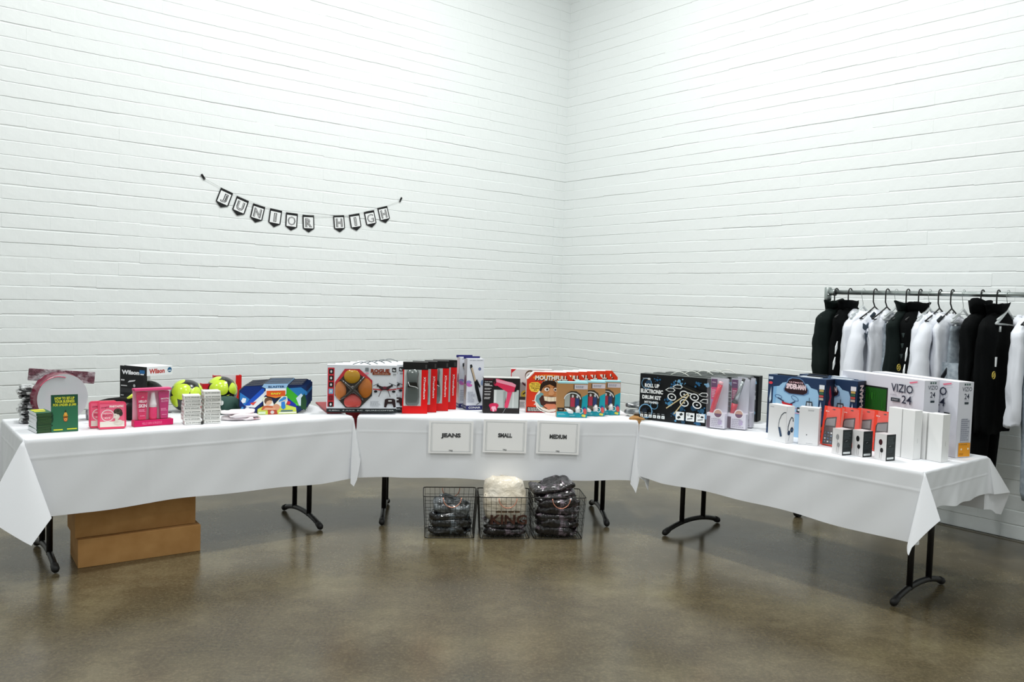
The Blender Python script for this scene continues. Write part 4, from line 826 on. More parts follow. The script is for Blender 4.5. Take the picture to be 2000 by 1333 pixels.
def hair_pack(x, y, ang, label, kind):
    if kind in pk0: return dup(pk0[kind], (x, y, ZT), R(ang), label)
    W, H, D = .125, .325, .075
    t = thing('hair_tool_pack', label, 'package', (x, y, ZT), R(ang), 'clear packs with hair tools'); pk0[kind] = t
    b = MB(); out = [(.004, 0), (W - .004, 0), (W, .01), (W, H - .012), (W * .8, H + .008), (W * .5, H + .015), (W * .2, H + .008), (0, H - .012), (0, .01)]
    b.prism(out, 0, D, '#ffffff'); b.build('clear_shell', mat('clear_shell_plastic', '#dfe4ea', rough=.08, alpha=.10, coat=.3, spec=.8), t)
    b = MB(); b.box(.005, W - .005, D - .012, D - .008, .01, H - .004, '#cfcfda'); b.build('backing_card', PRINT, t)
    b = MB(); b.box(.004, W - .004, .004, D - .012, .006, .10, '#e1dde8'); ic = b.build('insert_card', PRINT, t)
    a = Art(W, .10, -.003); a.rect(.04, .05, .22, .80, '#5b4152').rect(.62, .32, .82, .60, '#b9a3cc').bars(.28, .12, .9, .70, '#b4aebc', 5, 4).circ(.66, .80, .02, '#d2344a', .035)
    m = MB(); a.put(m, 'front'); m.build('insert_lettering', PRINT, ic)
    b = MB(); a = Art(W, H, -.060); a.rect(.06, .78, .38, .965, '#5c1d5c').rect(.08, .56, .36, .80, '#d8397f' if kind == 'a' else '#a81c62').rect(.09, .36, .36, .56, '#b48cc4').text('REAL', .22, .90, .2, .02, '#e8d8ea', .03).bars(.12, .60, .32, .76, '#f4c8d8', 5, 2); a.put(b, 'front'); b.build('header_card', PRINT, t)
    b = MB(); cc = Vector((W * .62, -.001, .10))
    P = [(cc.x + .030 * math.cos(q * PI / 9), .001, cc.z + .030 * math.sin(q * PI / 9)) for q in range(18)]; b.add(P, [tuple(range(18))], lin('#f2eef2')); P = [(cc.x + .024 * math.cos(q * PI / 9), .0005, cc.z + .024 * math.sin(q * PI / 9)) for q in range(18)]; b.add(P, [tuple(range(18))], lin('#c99a86'))
    P = [(cc.x + .024 * math.cos(q * PI / 9), .0001, cc.z + .024 * math.sin(q * PI / 9)) for q in range(9, 19)]; b.add(P, [tuple(range(10))], lin('#6b3a5c')); b.build('round_sticker', PRINT, t)
    if kind == 'a':
        b = MB(); b.tube([(.022, .035, .085), (.035, .032, .13), (.060, .03, .22), (.078, .03, .285)], [.014, .0155, .0165, .016], '#d81f3e', 10); tl = b.build('straightener', GLOSS, t, smooth=True)
        b = MB(); b.tube([(.078, .03, .285), (.083, .03, .302)], [.0165, .013], '#f2b8c0', 10); b.build('tip', GLOSS, tl, smooth=True)
    else:
        b = MB(); b.tube([(.020, .035, .085), (.032, .032, .12), (.042, .03, .165)], [.014, .018, .021], '#d0213c', 10); tl = b.build('curling_wand', GLOSS, t, smooth=True)
        b = MB(); b.tube([(.040, .03, .162), (.044, .03, .178)], .020, '#17181a', 10); b.build('collar', GLOSS, tl, smooth=True)
        b = MB(); b.tube([(.044, .03, .178), (.066, .028, .24), (.088, .026, .31)], [.016, .014, .011], '#a9b0b2', 10); b.build('barrel', mat('barrel_metal', '#a9b0b2', rough=.25, metal=.7), tl, smooth=True)
        b = MB(); b.tube([(.087, .026, .306), (.094, .026, .328)], .010, '#121314', 8); b.build('tip', GLOSS, tl, smooth=True)
    return t
hair_pack(1.256, 5.235, -31, 'clear pack with a bright red hair straightener, front left', 'a')
hair_pack(1.387, 5.228, -31, 'clear pack with a silver and red curling wand, front right', 'b')
hair_pack(1.452, 5.322, -31, 'clear pack with a curling wand, behind the front right one', 'b')
# quadcopter boxes with printed spider lettering
sp1 = {}
def spider_box(x, y, ang, label, side='text'):
    if side in sp1: return dup(sp1[side], (x, y, ZT), R(ang), label)
    W, H, D = .385, .368, .10
    a = Art(W, H); NV = '#1d3558'; SK = '#9cc4e2'
    a.rect(0, 0, 1, 1, NV).poly([(.08, 0), (.10, .80), (.20, .82), (.26, .88), (.34, .90), (.70, .90), (.76, .84), (.86, .82), (.89, .74), (.88, .30), (.84, .16), (.84, 0)], SK).poly([(.10, .3), (.10, .80), (.16, .81), (.14, .3)], '#7fb0d8').rect(0, .1, .09, .62, '#142640').poly([(.03, .58), (.06, .80), (.07, .58), (.045, .52)], '#c9d8e4')
    a.poly([(.28, .78), (.36, .96), (.42, .985), (.56, .985), (.62, .95), (.72, .80), (.72, .74), (.64, .70), (.38, .70), (.29, .74)], '#5d7fa8').poly([(.30, .78), (.37, .94), (.43, .97), (.55, .97), (.61, .94), (.70, .80), (.69, .75), (.63, .715), (.39, .715), (.31, .75)], '#2a1018')
    a.text('ULTIMATE', .50, .905, .24, .025, '#e4b8c0', .03).text('SPIDER-MAN', .50, .835, .34, .09, '#f2d8dc', .06).rect(.01, .92, .09, .965, '#b9c8dc').circ(.05, .86, .035, '#e0404a', .022)
    cx, cy = .36, .55
    a.ring(cx - .16, cy + .09, .065, '#3a5a88', .008, .03, rot=-10).ring(cx + .13, cy + .09, .07, '#3a5a88', .008, .035, rot=-25).line(cx - .22, cy - .03, cx - .1, cy - .09, .01, '#6c4a70').line(cx - .17, cy + .07, cx - .06, cy + .02, .018, '#1c2c50').line(cx + .14, cy + .04, cx + .04, cy - .02, .018, '#1c2c50').poly([(cx - .1, cy + .02), (cx + .0, cy), (cx + .1, cy - .01), (cx + .06, cy - .09), (cx - .06, cy - .09)], '#c41f26').line(cx + .05, cy - .1, cx + .2, cy - .06, .008, '#d06a90')
    a.poly([(.64, .42), (.64, .52), (.68, .54), (.69, .62), (.79, .62), (.80, .54), (.85, .52), (.85, .41)], '#2a2c33').rect(.70, .55, .74, .60, '#b7c4d0').rect(.75, .55, .78, .60, '#b7c4d0').line(.74, .62, .74, .68, .008, '#2a2c33').poly([(.53, .42), (.54, .50), (.62, .50), (.61, .41)], '#1c1e24').rect(.55, .44, .60, .475, '#dfe4e8').rect(.3, .395, .8, .41, '#e2a4bc')
    a.rect(.90, .84, .985, .91, '#e8ecf2')
    for i, c in enumerate(('#c8a860', '#3a6a4a', '#c05048', '#b8b0a4')): a.rect(.905, .80 - i * .045, .975, .835 - i * .045, c)
    a.poly([(.91, .50), (.935, .64), (.96, .50), (.94, .42)], '#c9d8e8')
    a.poly([(.84, .0), (.84, .16), (.90, .22), (1, .30), (1, 0)], '#1b1d22').poly([(.85, .10), (.86, .15), (.98, .24), (.98, .19)], '#a8522c').poly([(.85, .05), (.86, .09), (.98, .15), (.98, .11)], '#7c3324')
    r_ = Art(D, H); r_.rect(0, 0, 1, 1, '#101c38').rect(.75, 0, 1, 1, '#0b0e16')
    del r_.L[2:]
    r_.text('SPIDER-MAN', .48, .58, 2.6, .12, '#eed6da', .05, 90).bars(.80, .1, .94, .9, '#4a5068', 22, 6)
    if side != 'text':
        r_ = Art(D, H); r_.rect(0, 0, 1, 1, '#121a34').poly([(.30, .30), (.22, .45), (.38, .52), (.30, .62), (.48, .70), (.36, .80), (.50, .90), (.62, .80), (.70, .72), (.58, .64), (.72, .56), (.60, .46), (.70, .36), (.5, .28)], '#9c1c34').poly([(.38, .36), (.34, .44), (.48, .52), (.42, .62), (.56, .68), (.50, .58), (.60, .52), (.50, .44)], '#d03048').rect(.8, 0, 1, 1, '#0c1226').poly([(0, 0), (0, .2), (1, .32), (1, 0)], '#16181f')
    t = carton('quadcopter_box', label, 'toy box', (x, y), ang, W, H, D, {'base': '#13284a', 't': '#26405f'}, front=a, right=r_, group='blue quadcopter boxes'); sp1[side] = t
    b = MB(); b.poly = None; b.box(.05, .17, .02, .05, H, H + .006, '#12161c'); b.box(.2, .33, .03, .06, H, H + .005, '#e4eaf0'); b.build('top_flaps', PRINT, t); return t
spider_box(1.613, 5.13, -49.6, 'front blue quadcopter box with a red drone pictured, fully visible', 'red')
spider_box(1.783, 5.088, -49.6, 'second blue quadcopter box, lettered side facing right')
spider_box(1.835, 5.21, -49.6, 'third blue quadcopter box, hidden behind the first two')
# television cartons
tv0 = [None]
def tv_box(x, y, ang, label):
    if tv0[0]: return dup(tv0[0], (x, y, ZT), R(ang), label)
    W, H, D = .625, .413, .105
    a = Art(W, H); a.rect(0, 0, 1, 1, '#dcdde6').line(.30, .60, .30, .99, .0015, '#a9acb8').rect(.17, .18, .59, .835, '#151a17').rect(.18, .20, .575, .81, '#1c5a18')
    q = random.Random(3)
    for i in range(26): u = q.uniform(.19, .54); v = q.uniform(.22, .68); a.line(u, v, u + q.uniform(-.01, .01), v + q.uniform(.06, .13), .004, q.choice(('#2f8a22', '#45a832', '#14420f', '#2a7a1e')))
    a.text('VIZIO', .76, .855, .25, .115, '#2a2f42', .012).poly([(.84, .955), (.93, .98), (.93, .963), (.85, .937)], '#e8708a').text('D-SERIES', .67, .755, .07, .02, '#8b8fa0', .0).rect(.64, .665, .745, .715, '#333c44').text('SMART', .69, .69, .07, .02, '#c8ccd2', .0).text('24', .82, .71, .11, .11, '#2a2f42', .012).bars(.68, .56, .85, .59, '#8a8ea0', 1, 5).rect(.87, .50, .93, .58, '#23272c')
    r_ = Art(D, H); r_.rect(0, 0, 1, 1, '#dfe0e8').text('VIZIO', .56, .905, .66, .055, '#3a3f52', .01).text('24', .56, .81, .34, .075, '#2a2f42', .012).rect(.42, .705, .70, .735, '#2c3a40').bars(.4, .75, .72, .76, '#a3a6b2', 1, 2)
    for i in range(3): r_.rect(.36 + i * .15, .955, .46 + i * .15, .98, ('#3f5a58', '#5c7a70', '#4a6660')[i])
    r_.rect(.27, .20, .86, .50, '#bfc2cc').bars(.28, .22, .84, .52, '#9093a2', 11, 4).rect(.16, .012, .96, .195, '#f0a020').circ(.36, .11, .055, '#f8ecd0').circ(.82, .115, .055, '#f8ecd0').bars(.22, .03, .6, .06, '#b87812', 2, 3).bars(.2, .16, .9, .185, '#c88818', 1, 7)
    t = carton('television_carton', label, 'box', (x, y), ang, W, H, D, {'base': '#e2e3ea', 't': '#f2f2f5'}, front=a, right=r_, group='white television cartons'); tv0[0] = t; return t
tv_box(2.040, 5.045, -70, 'white television carton with a green screen pictured, left one of the two')
tv_box(2.209, 5.012, -70, 'white television carton with an orange label, right one of the two')
# white headphone cartons
a = Art(.145, .216); a.rect(0, 0, 1, 1, '#e6e6e7').bars(.08, .90, .35, .95, '#b9bbbf', 1, 3)
a.line(.97, .83, .84, .815, .035, '#39424e').line(.85, .815, .72, .74, .035, '#39424e').line(.725, .745, .63, .62, .03, '#39424e').line(.63, .625, .59, .50, .025, '#4a5462').line(.59, .505, .58, .40, .02, '#4a5462').poly([(.57, .40), (.68, .41), (.80, .17), (.69, .15)], '#2f4560')
r_ = Art(.06, .216); r_.rect(0, 0, 1, 1, '#f1f1f2').line(.86, .58, .80, .68, .10, '#26303c').line(.82, .67, .60, .70, .10, '#26303c').line(.62, .70, .38, .60, .10, '#26303c').line(.40, .61, .22, .44, .10, '#26303c').line(.24, .46, .2, .34, .09, '#26303c').circ(.34, .28, .19, '#1d3350', .24).circ(.70, .36, .20, '#16273e', .26).circ(.72, .36, .10, '#4a6284', .13).line(.45, .22, .3, .06, .03, '#9aa0a6')
carton('headphone_carton', 'white carton with dark headphones pictured across its corner', 'box', (1.540, 4.861), -64, .145, .216, .06, '#ecebec', front=a, right=r_, group='white headphone cartons')
a = Art(.108, .217); a.rect(0, 0, 1, 1, '#e9e9ea').bars(.45, .90, .85, .95, '#a9abb0', 2, 3).circ(.42, .27, .028, '#2a2c30').bars(.40, .03, .85, .06, '#c4c6c9', 1, 8)
l_ = Art(.075, .217); l_.rect(0, 0, 1, 1, '#dcdcde').circ(.35, .38, .22, '#14161a', .35)
carton('headphone_carton', 'plain white carton with one small dark dot, beside the pictured headphones', 'box', (1.674, 4.726), -30, .108, .217, .075, '#e9e9ea', front=a, left=l_, group='white headphone cartons')
# red tablet packs
tb0 = [None]
def tablet(x, y, ang, label, tilt=-7):
    if tb0[0]: o = dup(tb0[0], (x, y, ZT + .002), R(ang), label); o.rotation_euler[0] = R(tilt); return o
    W, H, D = .118, .225, .022; RD = '#f2452e'
    a = Art(W, H); a.rect(0, 0, 1, 1, RD).circ(.55, .93, .09, '#3a1c18', .03, 10).poly([(.12, .02), (.12, .62), (.20, .70), (.76, .76), (.76, .30), (.70, .04)], '#23272b').poly([(.18, .50), (.18, .62), (.24, .67), (.70, .72), (.70, .52)], '#8b8a8c').poly([(.18, .46), (.70, .50), (.70, .40), (.18, .36)], '#4a3a3e').text('fire', .2, .87, .2, .04, '#f8d8d0', .03)
    for i in range(4):
        for j in range(3): a.rect(.20 + j * .17, .08 + i * .075, .29 + j * .17, .12 + i * .075, ('#6f8ea8', '#e8ecee', '#3c6a9a', '#4f5c66')[(i + j) % 4])
    a.bars(.05, .0 + .005, .1, .02, '#f8c8bc', 1, 2)
    t = carton('tablet_pack', label, 'package', (x, y), ang, W, H, D, {'base': '#ef4430', 'r': '#f58a7c'}, front=a, group='red tablet packs', tilt=tilt, z=ZT + .002); tb0[0] = t
    b = MB(); b.prism([(.02, .004), (W - .01, .004), (W + .006, H * .5), (W - .004, H - .006), (.03, H + .002)], -.012, -.0115, '#ffffff'); b.build('clear_wrap', mat('film_wrap', '#f6eeee', rough=.1, alpha=.06, coat=.3, bump=(40, .9, .006)), t); return t
tablet(1.805, 4.735, -58, 'leftmost red tablet pack, its dark tablet most in view')
tablet(1.900, 4.705, -55, 'second red tablet pack from the left', -5)
tablet(1.975, 4.670, -52, 'third red tablet pack from the left, crinkled film at its edge', -6)
tablet(2.035, 4.580, -58, 'rightmost red tablet pack, standing apart beside the white cartons', -4)
# earphone boxes
for i, (x, y, c, lb) in enumerate(((1.768, 4.462, '#9a9a9c', 'left white and black earphone box with grey earbuds pictured'), (1.862, 4.425, '#1b1b1d', 'middle white and black earphone box with black earbuds pictured'), (1.943, 4.332, '#3a1218', 'right white and black earphone box with dark red earbud pictured'))):
    W, H, D = .072, .139, .068
    a = Art(W, H); a.rect(0, 0, 1, 1, '#e4e2e2').circ(.5, .68, .16, c, .22).circ(.62, .38, .13, c if i != 2 else '#1b1b1d', .18).line(.5, .55, .45, .05, .02, '#8b8688').line(.63, .3, .6, .04, .02, '#8b8688')
    r_ = Art(D, H); r_.rect(0, 0, 1, 1, '#23292a').rect(.1, .05, .84, .13, '#e8ecec').bars(.12, .62, .85, .92, '#4a5254', 6, i).bars(.12, .3, .85, .5, '#3f4749', 5, 4 + i).line(.3, .54, .5, .57, .02, '#b9bfc0')
    carton('earphone_box', lb, 'box', (x, y), -66 + i, W, H, D, {'base': '#23292a', 'f': '#e4e2e2', 't': '#d9a9a9' if i == 9 else '#c9c4c6'}, front=a, right=r_, group='small white and black earphone boxes')
for i, (x, y, an, w_, h_, d_, lb) in enumerate(((2.115, 4.400, -64, .076, .262, .058, 'tall slim white carton, second from the left, faint grey lettering'), (2.226, 4.343, -58, .080, .252, .066, 'tall slim white carton, rightmost, in front of the orange label'), (2.075, 4.478, -64, .085, .262, .045, 'tall slim white carton, leftmost, beside the red tablet pack'), (2.185, 4.420, -62, .078, .250, .045, 'tall slim white carton standing between the two front ones'))):
    a = Art(w_, h_); a.rect(.985, 0, 1, 1, '#c9cac9').text('tablet', .93, .3, .0, .0, '#b9bbbb') if False else a.rect(0, 0, .012, 1, '#b8bab9')  # grey strip down the left edge paints in the shadow gap between cartons
    r_ = Art(d_, h_); r_.rect(0, 0, .02, 1, '#d5d6d5').bars(.45, .33, .52, .43, '#b9bbbb', 6, 1)
    carton('white_carton', lb, 'box', (x, y), an, w_, h_, d_, '#f2f2f1', front=a, right=r_, group='plain white cartons at the right table end')

# ------------------------------------------------------------------ UNDER THE TABLES
def kraft_box(name, label, A, ang, w_, d_, h_, z):
    t = thing(name, label, 'box', (A[0], A[1], z), R(ang), 'brown cartons under the left table'); b = MB(); b.box(0, w_, 0, d_, 0, h_, '#a97b45'); b.build('carton', KRAFT, t, bevel=.003)
    b = MB(); b.box(.02, w_ - .02, d_ / 2 - .025, d_ / 2 + .025, h_, h_ + .0005, '#c8a878'); b.build('packing_tape', GLOSS, t)
    b = MB(); b.box(.0, w_, d_ / 2 - .0008, d_ / 2 + .0008, h_ + .0005, h_ + .001, '#5a3f20'); b.build('flap_seam', MATTE, t); return t
kraft_box('cardboard_box', 'lower brown cardboard box under the left table', (-2.324, 4.398), 35.2, .645, .30, .157, .0)
kraft_box('cardboard_box', 'upper brown cardboard box stacked on the lower one', (-2.351, 4.42), 36.0, .635, .28, .160, .1585)
def basket(x, y, ang, label):
    t = thing('wire_basket', label, 'basket', (x, y, .004), ang, 'black wire baskets'); W, D, H, I = .346, .26, .268, .016
    def P(u, v, h):   # u,v in -1..1, h 0..1
        k = 1 - (1 - h) * I * 2 / W; return (u * W / 2 * k, v * D / 2 * k, h * H)
    def rim(h, r_, nm):
        m = MB(); pts = []
        for cx, cy, a0 in ((1, 1, 0), (-1, 1, 90), (-1, -1, 180), (1, -1, 270)):
            for k in range(4): q = R(a0 + 30 * k); c_ = P(cx, cy, h); pts.append((c_[0] - cx * .02 + .02 * math.cos(q), c_[1] - cy * .02 + .02 * math.sin(q), c_[2]))
        m.tube(pts, r_, '#17150f', 6, closed=True); m.build(nm, WIRE, t, smooth=True)
    rim(1, .0032, 'rim'); rim(0, .0026, 'base_ring')
    for nm, f, n in (('front_grid', lambda u, h: P(u, -1, h), 11), ('back_grid', lambda u, h: P(u, 1, h), 11), ('left_grid', lambda u, h: P(-1, u, h), 9), ('right_grid', lambda u, h: P(1, u, h), 9)):
        m = MB()
        for i in range(n): u = -.94 + 1.88 * i / (n - 1); m.tube([f(u, 0), f(u, 1)], .0014, n=4, cap=False)
        for k in range(1, 6): m.tube([f(-.97, k / 6), f(.97, k / 6)], .0014, n=4, cap=False)
        g = m.build(nm, WIRE, t); g['kind'] = 'stuff'
    m = MB()
    for i in range(9): u = -.9 + 1.8 * i / 8; m.tube([P(u, -1, 0), P(u, 1, 0)], .0014, n=4, cap=False)
    g = m.build('bottom_grid', WIRE, t); g['kind'] = 'stuff'
    for v in (-1, 1):
        m = MB(); m.tube([(.058 * math.cos(PI + PI * i / 12) + .01, v * (D / 2 + .004), H - .006 + .062 * math.sin(PI + PI * i / 12)) for i in range(13)], .0032, '#e8a48c', 8); m.build('handle', COPPER, t, smooth=True)
    return t
BK = [(-.372, 5.29), (-.018, 5.315), (.325, 5.345)]
for (x, y), lb in zip(BK, ('left black wire basket with copper handles, holding bagged dark clothes', 'middle black wire basket, holding the cream printed shirt', 'right black wire basket, overfilled with bagged dark plum clothes')): basket(x, y, R(6), lb)
DKB = bagmat('bag_black', '#050607', '#59636a', 24, .55, .61); GRB = bagmat('bag_charcoal', '#24282a', '#858d91', 15, .45, .68); PLM = bagmat('bag_plum', '#10080d', '#7a6b76', 24, .55, .61); CRM = mat('bag_cream', '#d9cdb6', rough=.4, coat=.8, noisec=(9, '#efe8da', .35, .7), bump=(24, .9, .012))  # black and plum: pale noise streaks paint the plastic's highlights into the colour
def cloth_bag(b_, dx, dy, z, w_, d_, h_, m, seed, label, grp, tilt=(0, 0), lump=.3, an=0):
    x, y = BK[b_]; return pouch('bagged_garment', label, 'clothing', (x + dx, y + dy, z), R(6 + an), w_, d_, h_, m, seed, grp, lump=lump, tilt=tilt, n=(30, 20))
g1 = 'bagged clothes in the left basket'
cloth_bag(0, 0, 0, .010, .27, .20, .060, DKB, 301, 'folded black garment in a clear bag at the bottom of the left basket', g1)
cloth_bag(0, .005, 0, .055, .275, .20, .060, DKB, 302, 'folded black garment in a clear bag, second up in the left basket', g1)
cloth_bag(0, -.005, 0, .10, .27, .20, .060, DKB, 303, 'folded black garment in a clear bag, third up in the left basket', g1)
cloth_bag(0, .01, .0, .142, .24, .18, .085, GRB, 304, 'charcoal garment in a clear bag on top of the left basket pile', g1, tilt=(R(12), R(4)), lump=.4)
cloth_bag(1, 0, 0, .010, .28, .20, .05, PLM, 311, 'dark plum garment in a clear bag at the bottom of the middle basket', 'bagged clothes in the middle basket')
cloth_bag(1, 0, 0, .055, .28, .20, .04, PLM, 312, 'dark plum garment in a clear bag under the cream shirt', 'bagged clothes in the middle basket')
o = cloth_bag(1, 0, .0, .088, .285, .21, .275, CRM, 313, 'cream shirt in a clear bag printed with the word KING', 'bagged clothes in the middle basket', lump=.18)
a = Art(.24, .10, 0); a.text('KING', .5, .38, .98, .62, '#4a2a1e', .03).bars(.15, .78, .9, .96, '#5a4028', 1, 5)
m = MB(); a.put(m, 'front'); kg = m.build('shirt_lettering', PRINT, o); kg.location = (-.10, -.122, .0); kg.rotation_euler = (R(-4), 0, 0)
g3 = 'bagged plum clothes in the right basket'
for i in range(5):
    cloth_bag(2, (.0, .008, -.006, .004, 0)[i], 0, .010 + .045 * i, .288, .21, .062, PLM, 321 + i, 'dark plum garment in a clear bag in the right basket, %s from the bottom' % ORD[i] if i else 'dark plum garment in a clear bag at the bottom of the right basket', g3, lump=.55, an=(-3, 2, 4, -2, 3)[i])
cloth_bag(2, -.02, .0, .245, .26, .19, .05, PLM, 331, 'dark plum garment in a clear bag lying above the rim of the right basket', g3, tilt=(R(4), R(-9)), lump=.4)
cloth_bag(2, -.035, .01, .292, .29, .19, .055, PLM, 332, 'uppermost dark plum garment in a clear bag, tilted over the right basket', g3, tilt=(R(4), R(-9)), lump=.4)

# ------------------------------------------------------------------ BANNER ON THE LEFT WALL
wl = bpy.data.objects['wall_left']
def on_left(s_, z, off=.0125): p = C0 - DL * s_ + DR * off; return Vector((p.x, p.y, z))
ANGL = math.atan2(DL.y, DL.x)     # local x along +DL (to the right in view), local -y out of the wall
cards = [('J', 3.809, 2.375, 3.709, 2.339), ('U', 3.676, 2.321, 3.574, 2.287), ('N', 3.537, 2.274, 3.434, 2.251), ('I', 3.389, 2.246, 3.282, 2.233), ('O', 3.246, 2.225, 3.135, 2.220), ('R', 3.095, 2.217, 2.984, 2.222), ('H', 2.803, 2.238, 2.689, 2.250), ('I', 2.648, 2.256, 2.543, 2.278), ('G', 2.497, 2.294, 2.394, 2.321), ('H', 2.357, 2.345, 2.255, 2.374)]
bn = thing('letter_banner', 'black and white letter banner reading JUNIOR HIGH, strung on the left wall', 'banner', on_left(3.03, 2.2), ANGL)
def loc_b(s_, z): return (3.03 - s_, z - 2.2)
for i, (ch, s0, z0, s1, z1) in enumerate(cards):
    x0, y0 = loc_b(s0, z0); x1, y1 = loc_b(s1, z1); tl = math.atan2(y1 - y0, x1 - x0); W = .108; H = .155
    b = MB(); b.prism([(0, -.118), (W / 2, -.152), (W, -.118), (W, 0), (0, 0)], -.002, -.0005, '#141516'); c = b.build('letter_card', PRINT, bn)
    c.location = (x0, 0, y0); c.rotation_euler = (0, -tl, 0)
    a = Art(W, .118, .0024); a.rect(.09, .02, .91, .83, '#eef0f0'); ww = {'I': .10, 'J': .36, 'N': .46, 'O': .52, 'G': .50}.get(ch, .44)
    a.text(ch, .5, .42, ww + .14, .64, '#101112', .02 if ch in 'OG' else .05).text(ch, .5, .42, ww + .02, .56, '#f2f3f3', .0)
    a.text(ch, .5, .42, ww - .02 if ch != 'I' else .045, .51, '#101112', -.028)
    m = MB(); a.put(m, 'front'); m.build('letter', PRINT, c).location = (0, 0, -.118)
for s0, z0, s1, z1 in ((3.967, 2.464, 3.939, 2.425), (2.097, 2.467, 2.119, 2.424)):
    x0, y0 = loc_b(s0, z0); x1, y1 = loc_b(s1, z1); b = MB(); d = Vector((x1 - x0, 0, y1 - y0)); n = Vector((d.z, 0, -d.x)).normalized() * .008; p = Vector((x0, 0, y0)); q = p + d
    V = [p + n, p - n, q - n, q + n]; b.add([(v.x, -.004, v.z) for v in V] + [(v.x, 0, v.z) for v in V], [(0, 1, 2, 3), (7, 6, 5, 4), (0, 4, 5, 1), (1, 5, 6, 2), (2, 6, 7, 3), (3, 7, 4, 0)], lin('#101112')); b.build('black_tape', MATTE, bn)
pts = [(3.945, 2.432), (3.81, 2.375), (3.709, 2.339), (3.6, 2.298), (3.434, 2.255), (3.282, 2.233), (3.135, 2.220), (2.984, 2.214), (2.803, 2.232), (2.648, 2.254), (2.497, 2.292), (2.357, 2.343), (2.255, 2.374), (2.112, 2.435)]
b = MB(); b.tube([(loc_b(*p)[0], -.0035, loc_b(*p)[1]) for p in pts], .0011, '#b9bdb9', 5); b.build('string', MATTE, bn)

# ------------------------------------------------------------------ CLOTHES RAIL
RD_ = .5; RZ = 1.662
def on_rail(s_, z=0): p = C0 + DR * s_ - DL * RD_; return Vector((p.x, p.y, z))
ANG_R = math.atan2(DR.y, DR.x)
rk = thing('clothes_rail', 'galvanised pipe clothes rail on castors before the right wall', 'clothes rack', on_rail(3.49, 0), ANG_R)   # local x runs along the rail
LR = 1.75
b = MB(); b.tube([(.0, 0, RZ), (LR, 0, RZ)], .0165, n=14); b.build('top_rail', METAL, rk, smooth=True)
for x in (0, LR):
    b = MB(); b.tube([(x, 0, .16), (x, 0, RZ)], .0165, n=12); b.build('post', METAL, rk, smooth=True)
    b = MB(); b.tube([(x, 0, RZ - .065), (x, 0, RZ - .05), (x, 0, RZ + .03), (x, 0, RZ + .036)], [.022, .026, .026, .022], n=14); sg_ = -1 if x else 1
    b.tube([(x, 0, RZ), (x + sg_ * .045, 0, RZ), (x + sg_ * .052, 0, RZ), (x + sg_ * .062, 0, RZ)], [.024, .024, .028, .026], n=14); b.tube([(x + sg_ * .02, -.026, RZ - .02), (x + sg_ * .02, -.034, RZ - .02)], .008, n=8); b.build('pipe_fitting', METAL, rk, smooth=True)
    b = MB(); b.tube([(x, -.27, .13), (x, .27, .13)], .0165, n=12); b.tube([(x, 0, .10), (x, 0, .19)], .025, n=12); b.build('base_pipe', METAL, rk, smooth=True)
    for y in (-.26, .26):
        b = MB(); b.tube([(x - .016, y, .045), (x + .016, y, .045)], .045, '#15161a', 20); cs = b.build('castor_wheel', mat('castor_rubber', '#0d0e0e', rough=.5), rk)
        b = MB(); b.box(x - .024, x - .019, y - .02, y + .02, .04, .105, '#8f9696'); b.box(x + .019, x + .024, y - .02, y + .02, .04, .105, '#8f9696'); b.box(x - .024, x + .024, y - .02, y + .02, .10, .115, '#8f9696'); b.tube([(x - .026, y, .045), (x + .026, y, .045)], .010, '#a9aeae', 10); b.build('castor_fork', METAL, cs)
def hanger(s_, kind, label):
    t = thing('coat_hanger', label, 'hanger', on_rail(s_, RZ), PSI, 'hangers on the pipe rail'); b = MB()
    r_ = .0045 if kind == 'black' else .0016; cc = '#101011' if kind == 'black' else '#d5d8d8'; m = BLACKM if kind == 'black' else METAL
    P = [(.026 * math.cos(R(q)), 0, .003 + .0255 * math.sin(R(q))) for q in range(-20, 181, 20)]
    P += [(-.024, 0, -.02), (-.012, 0, -.05), (0, 0, -.075), (0, 0, -.095)] if kind != 'black' else [(-.026, 0, -.03), (-.024, 0, -.065), (-.005, 0, -.09), (0, 0, -.098)]
    b.tube(P, r_, cc, 8); b.build('hook', m, t, smooth=True)
    b = MB(); m2 = BLACKM if kind == 'black' else mat('clear_acrylic', '#e8eeee', rough=.06, alpha=.6, coat=1)
    hw, r2 = (.20, .0052) if kind == 'black' else (.165, .0085)
    b.tube([(-hw, 0, -.185), (-hw * .5, 0, -.145), (0, 0, -.098), (hw * .5, 0, -.145), (hw, 0, -.185)], r2, cc, 8)
    b.tube([(-hw, 0, -.185), (hw, 0, -.195)], r2 * .8, cc, 6)
    if kind == 'black': b.tube([(-.03, 0, -.125), (-.025, 0, -.15), (0, 0, -.165), (.02, 0, -.15), (.022, 0, -.12)], r2 * .7, cc, 6)
    else:
        b.tube([(-hw * .9, 0, -.16), (-hw * .4, 0, -.128)], r2 * .8, cc, 6); b.tube([(-hw * .7, -.006, -.20), (-hw * .7, -.006, -.235)], .007, cc, 6); b.tube([(hw * .7, -.006, -.20), (hw * .7, -.006, -.235)], .007, cc, 6)
    b.build('shoulder_bar', m2, t, smooth=True); return t
FAB = {'black': mat('black_fabric', '#07090a', rough=.9, bump=(60, .3, .003), spec=.12), 'green': mat('black_green_fabric', '#0c1715', rough=.85, bump=(60, .3, .003), spec=.2), 'white': mat('white_fleece', '#e2e5ec', rough=.9, bump=(50, .25, .003)), 'grey': mat('grey_marl', '#8d98a1', rough=.9, bump=(70, .25, .002), noisec=(40, '#a3adb5', .4, .6))}
def DENSE(st, k=3):
    out = []
    for a_, b_ in zip(st, st[1:]): out += [tuple(x + (y - x) * i / k for x, y in zip(a_, b_)) for i in range(k)]
    return out + [st[-1]]
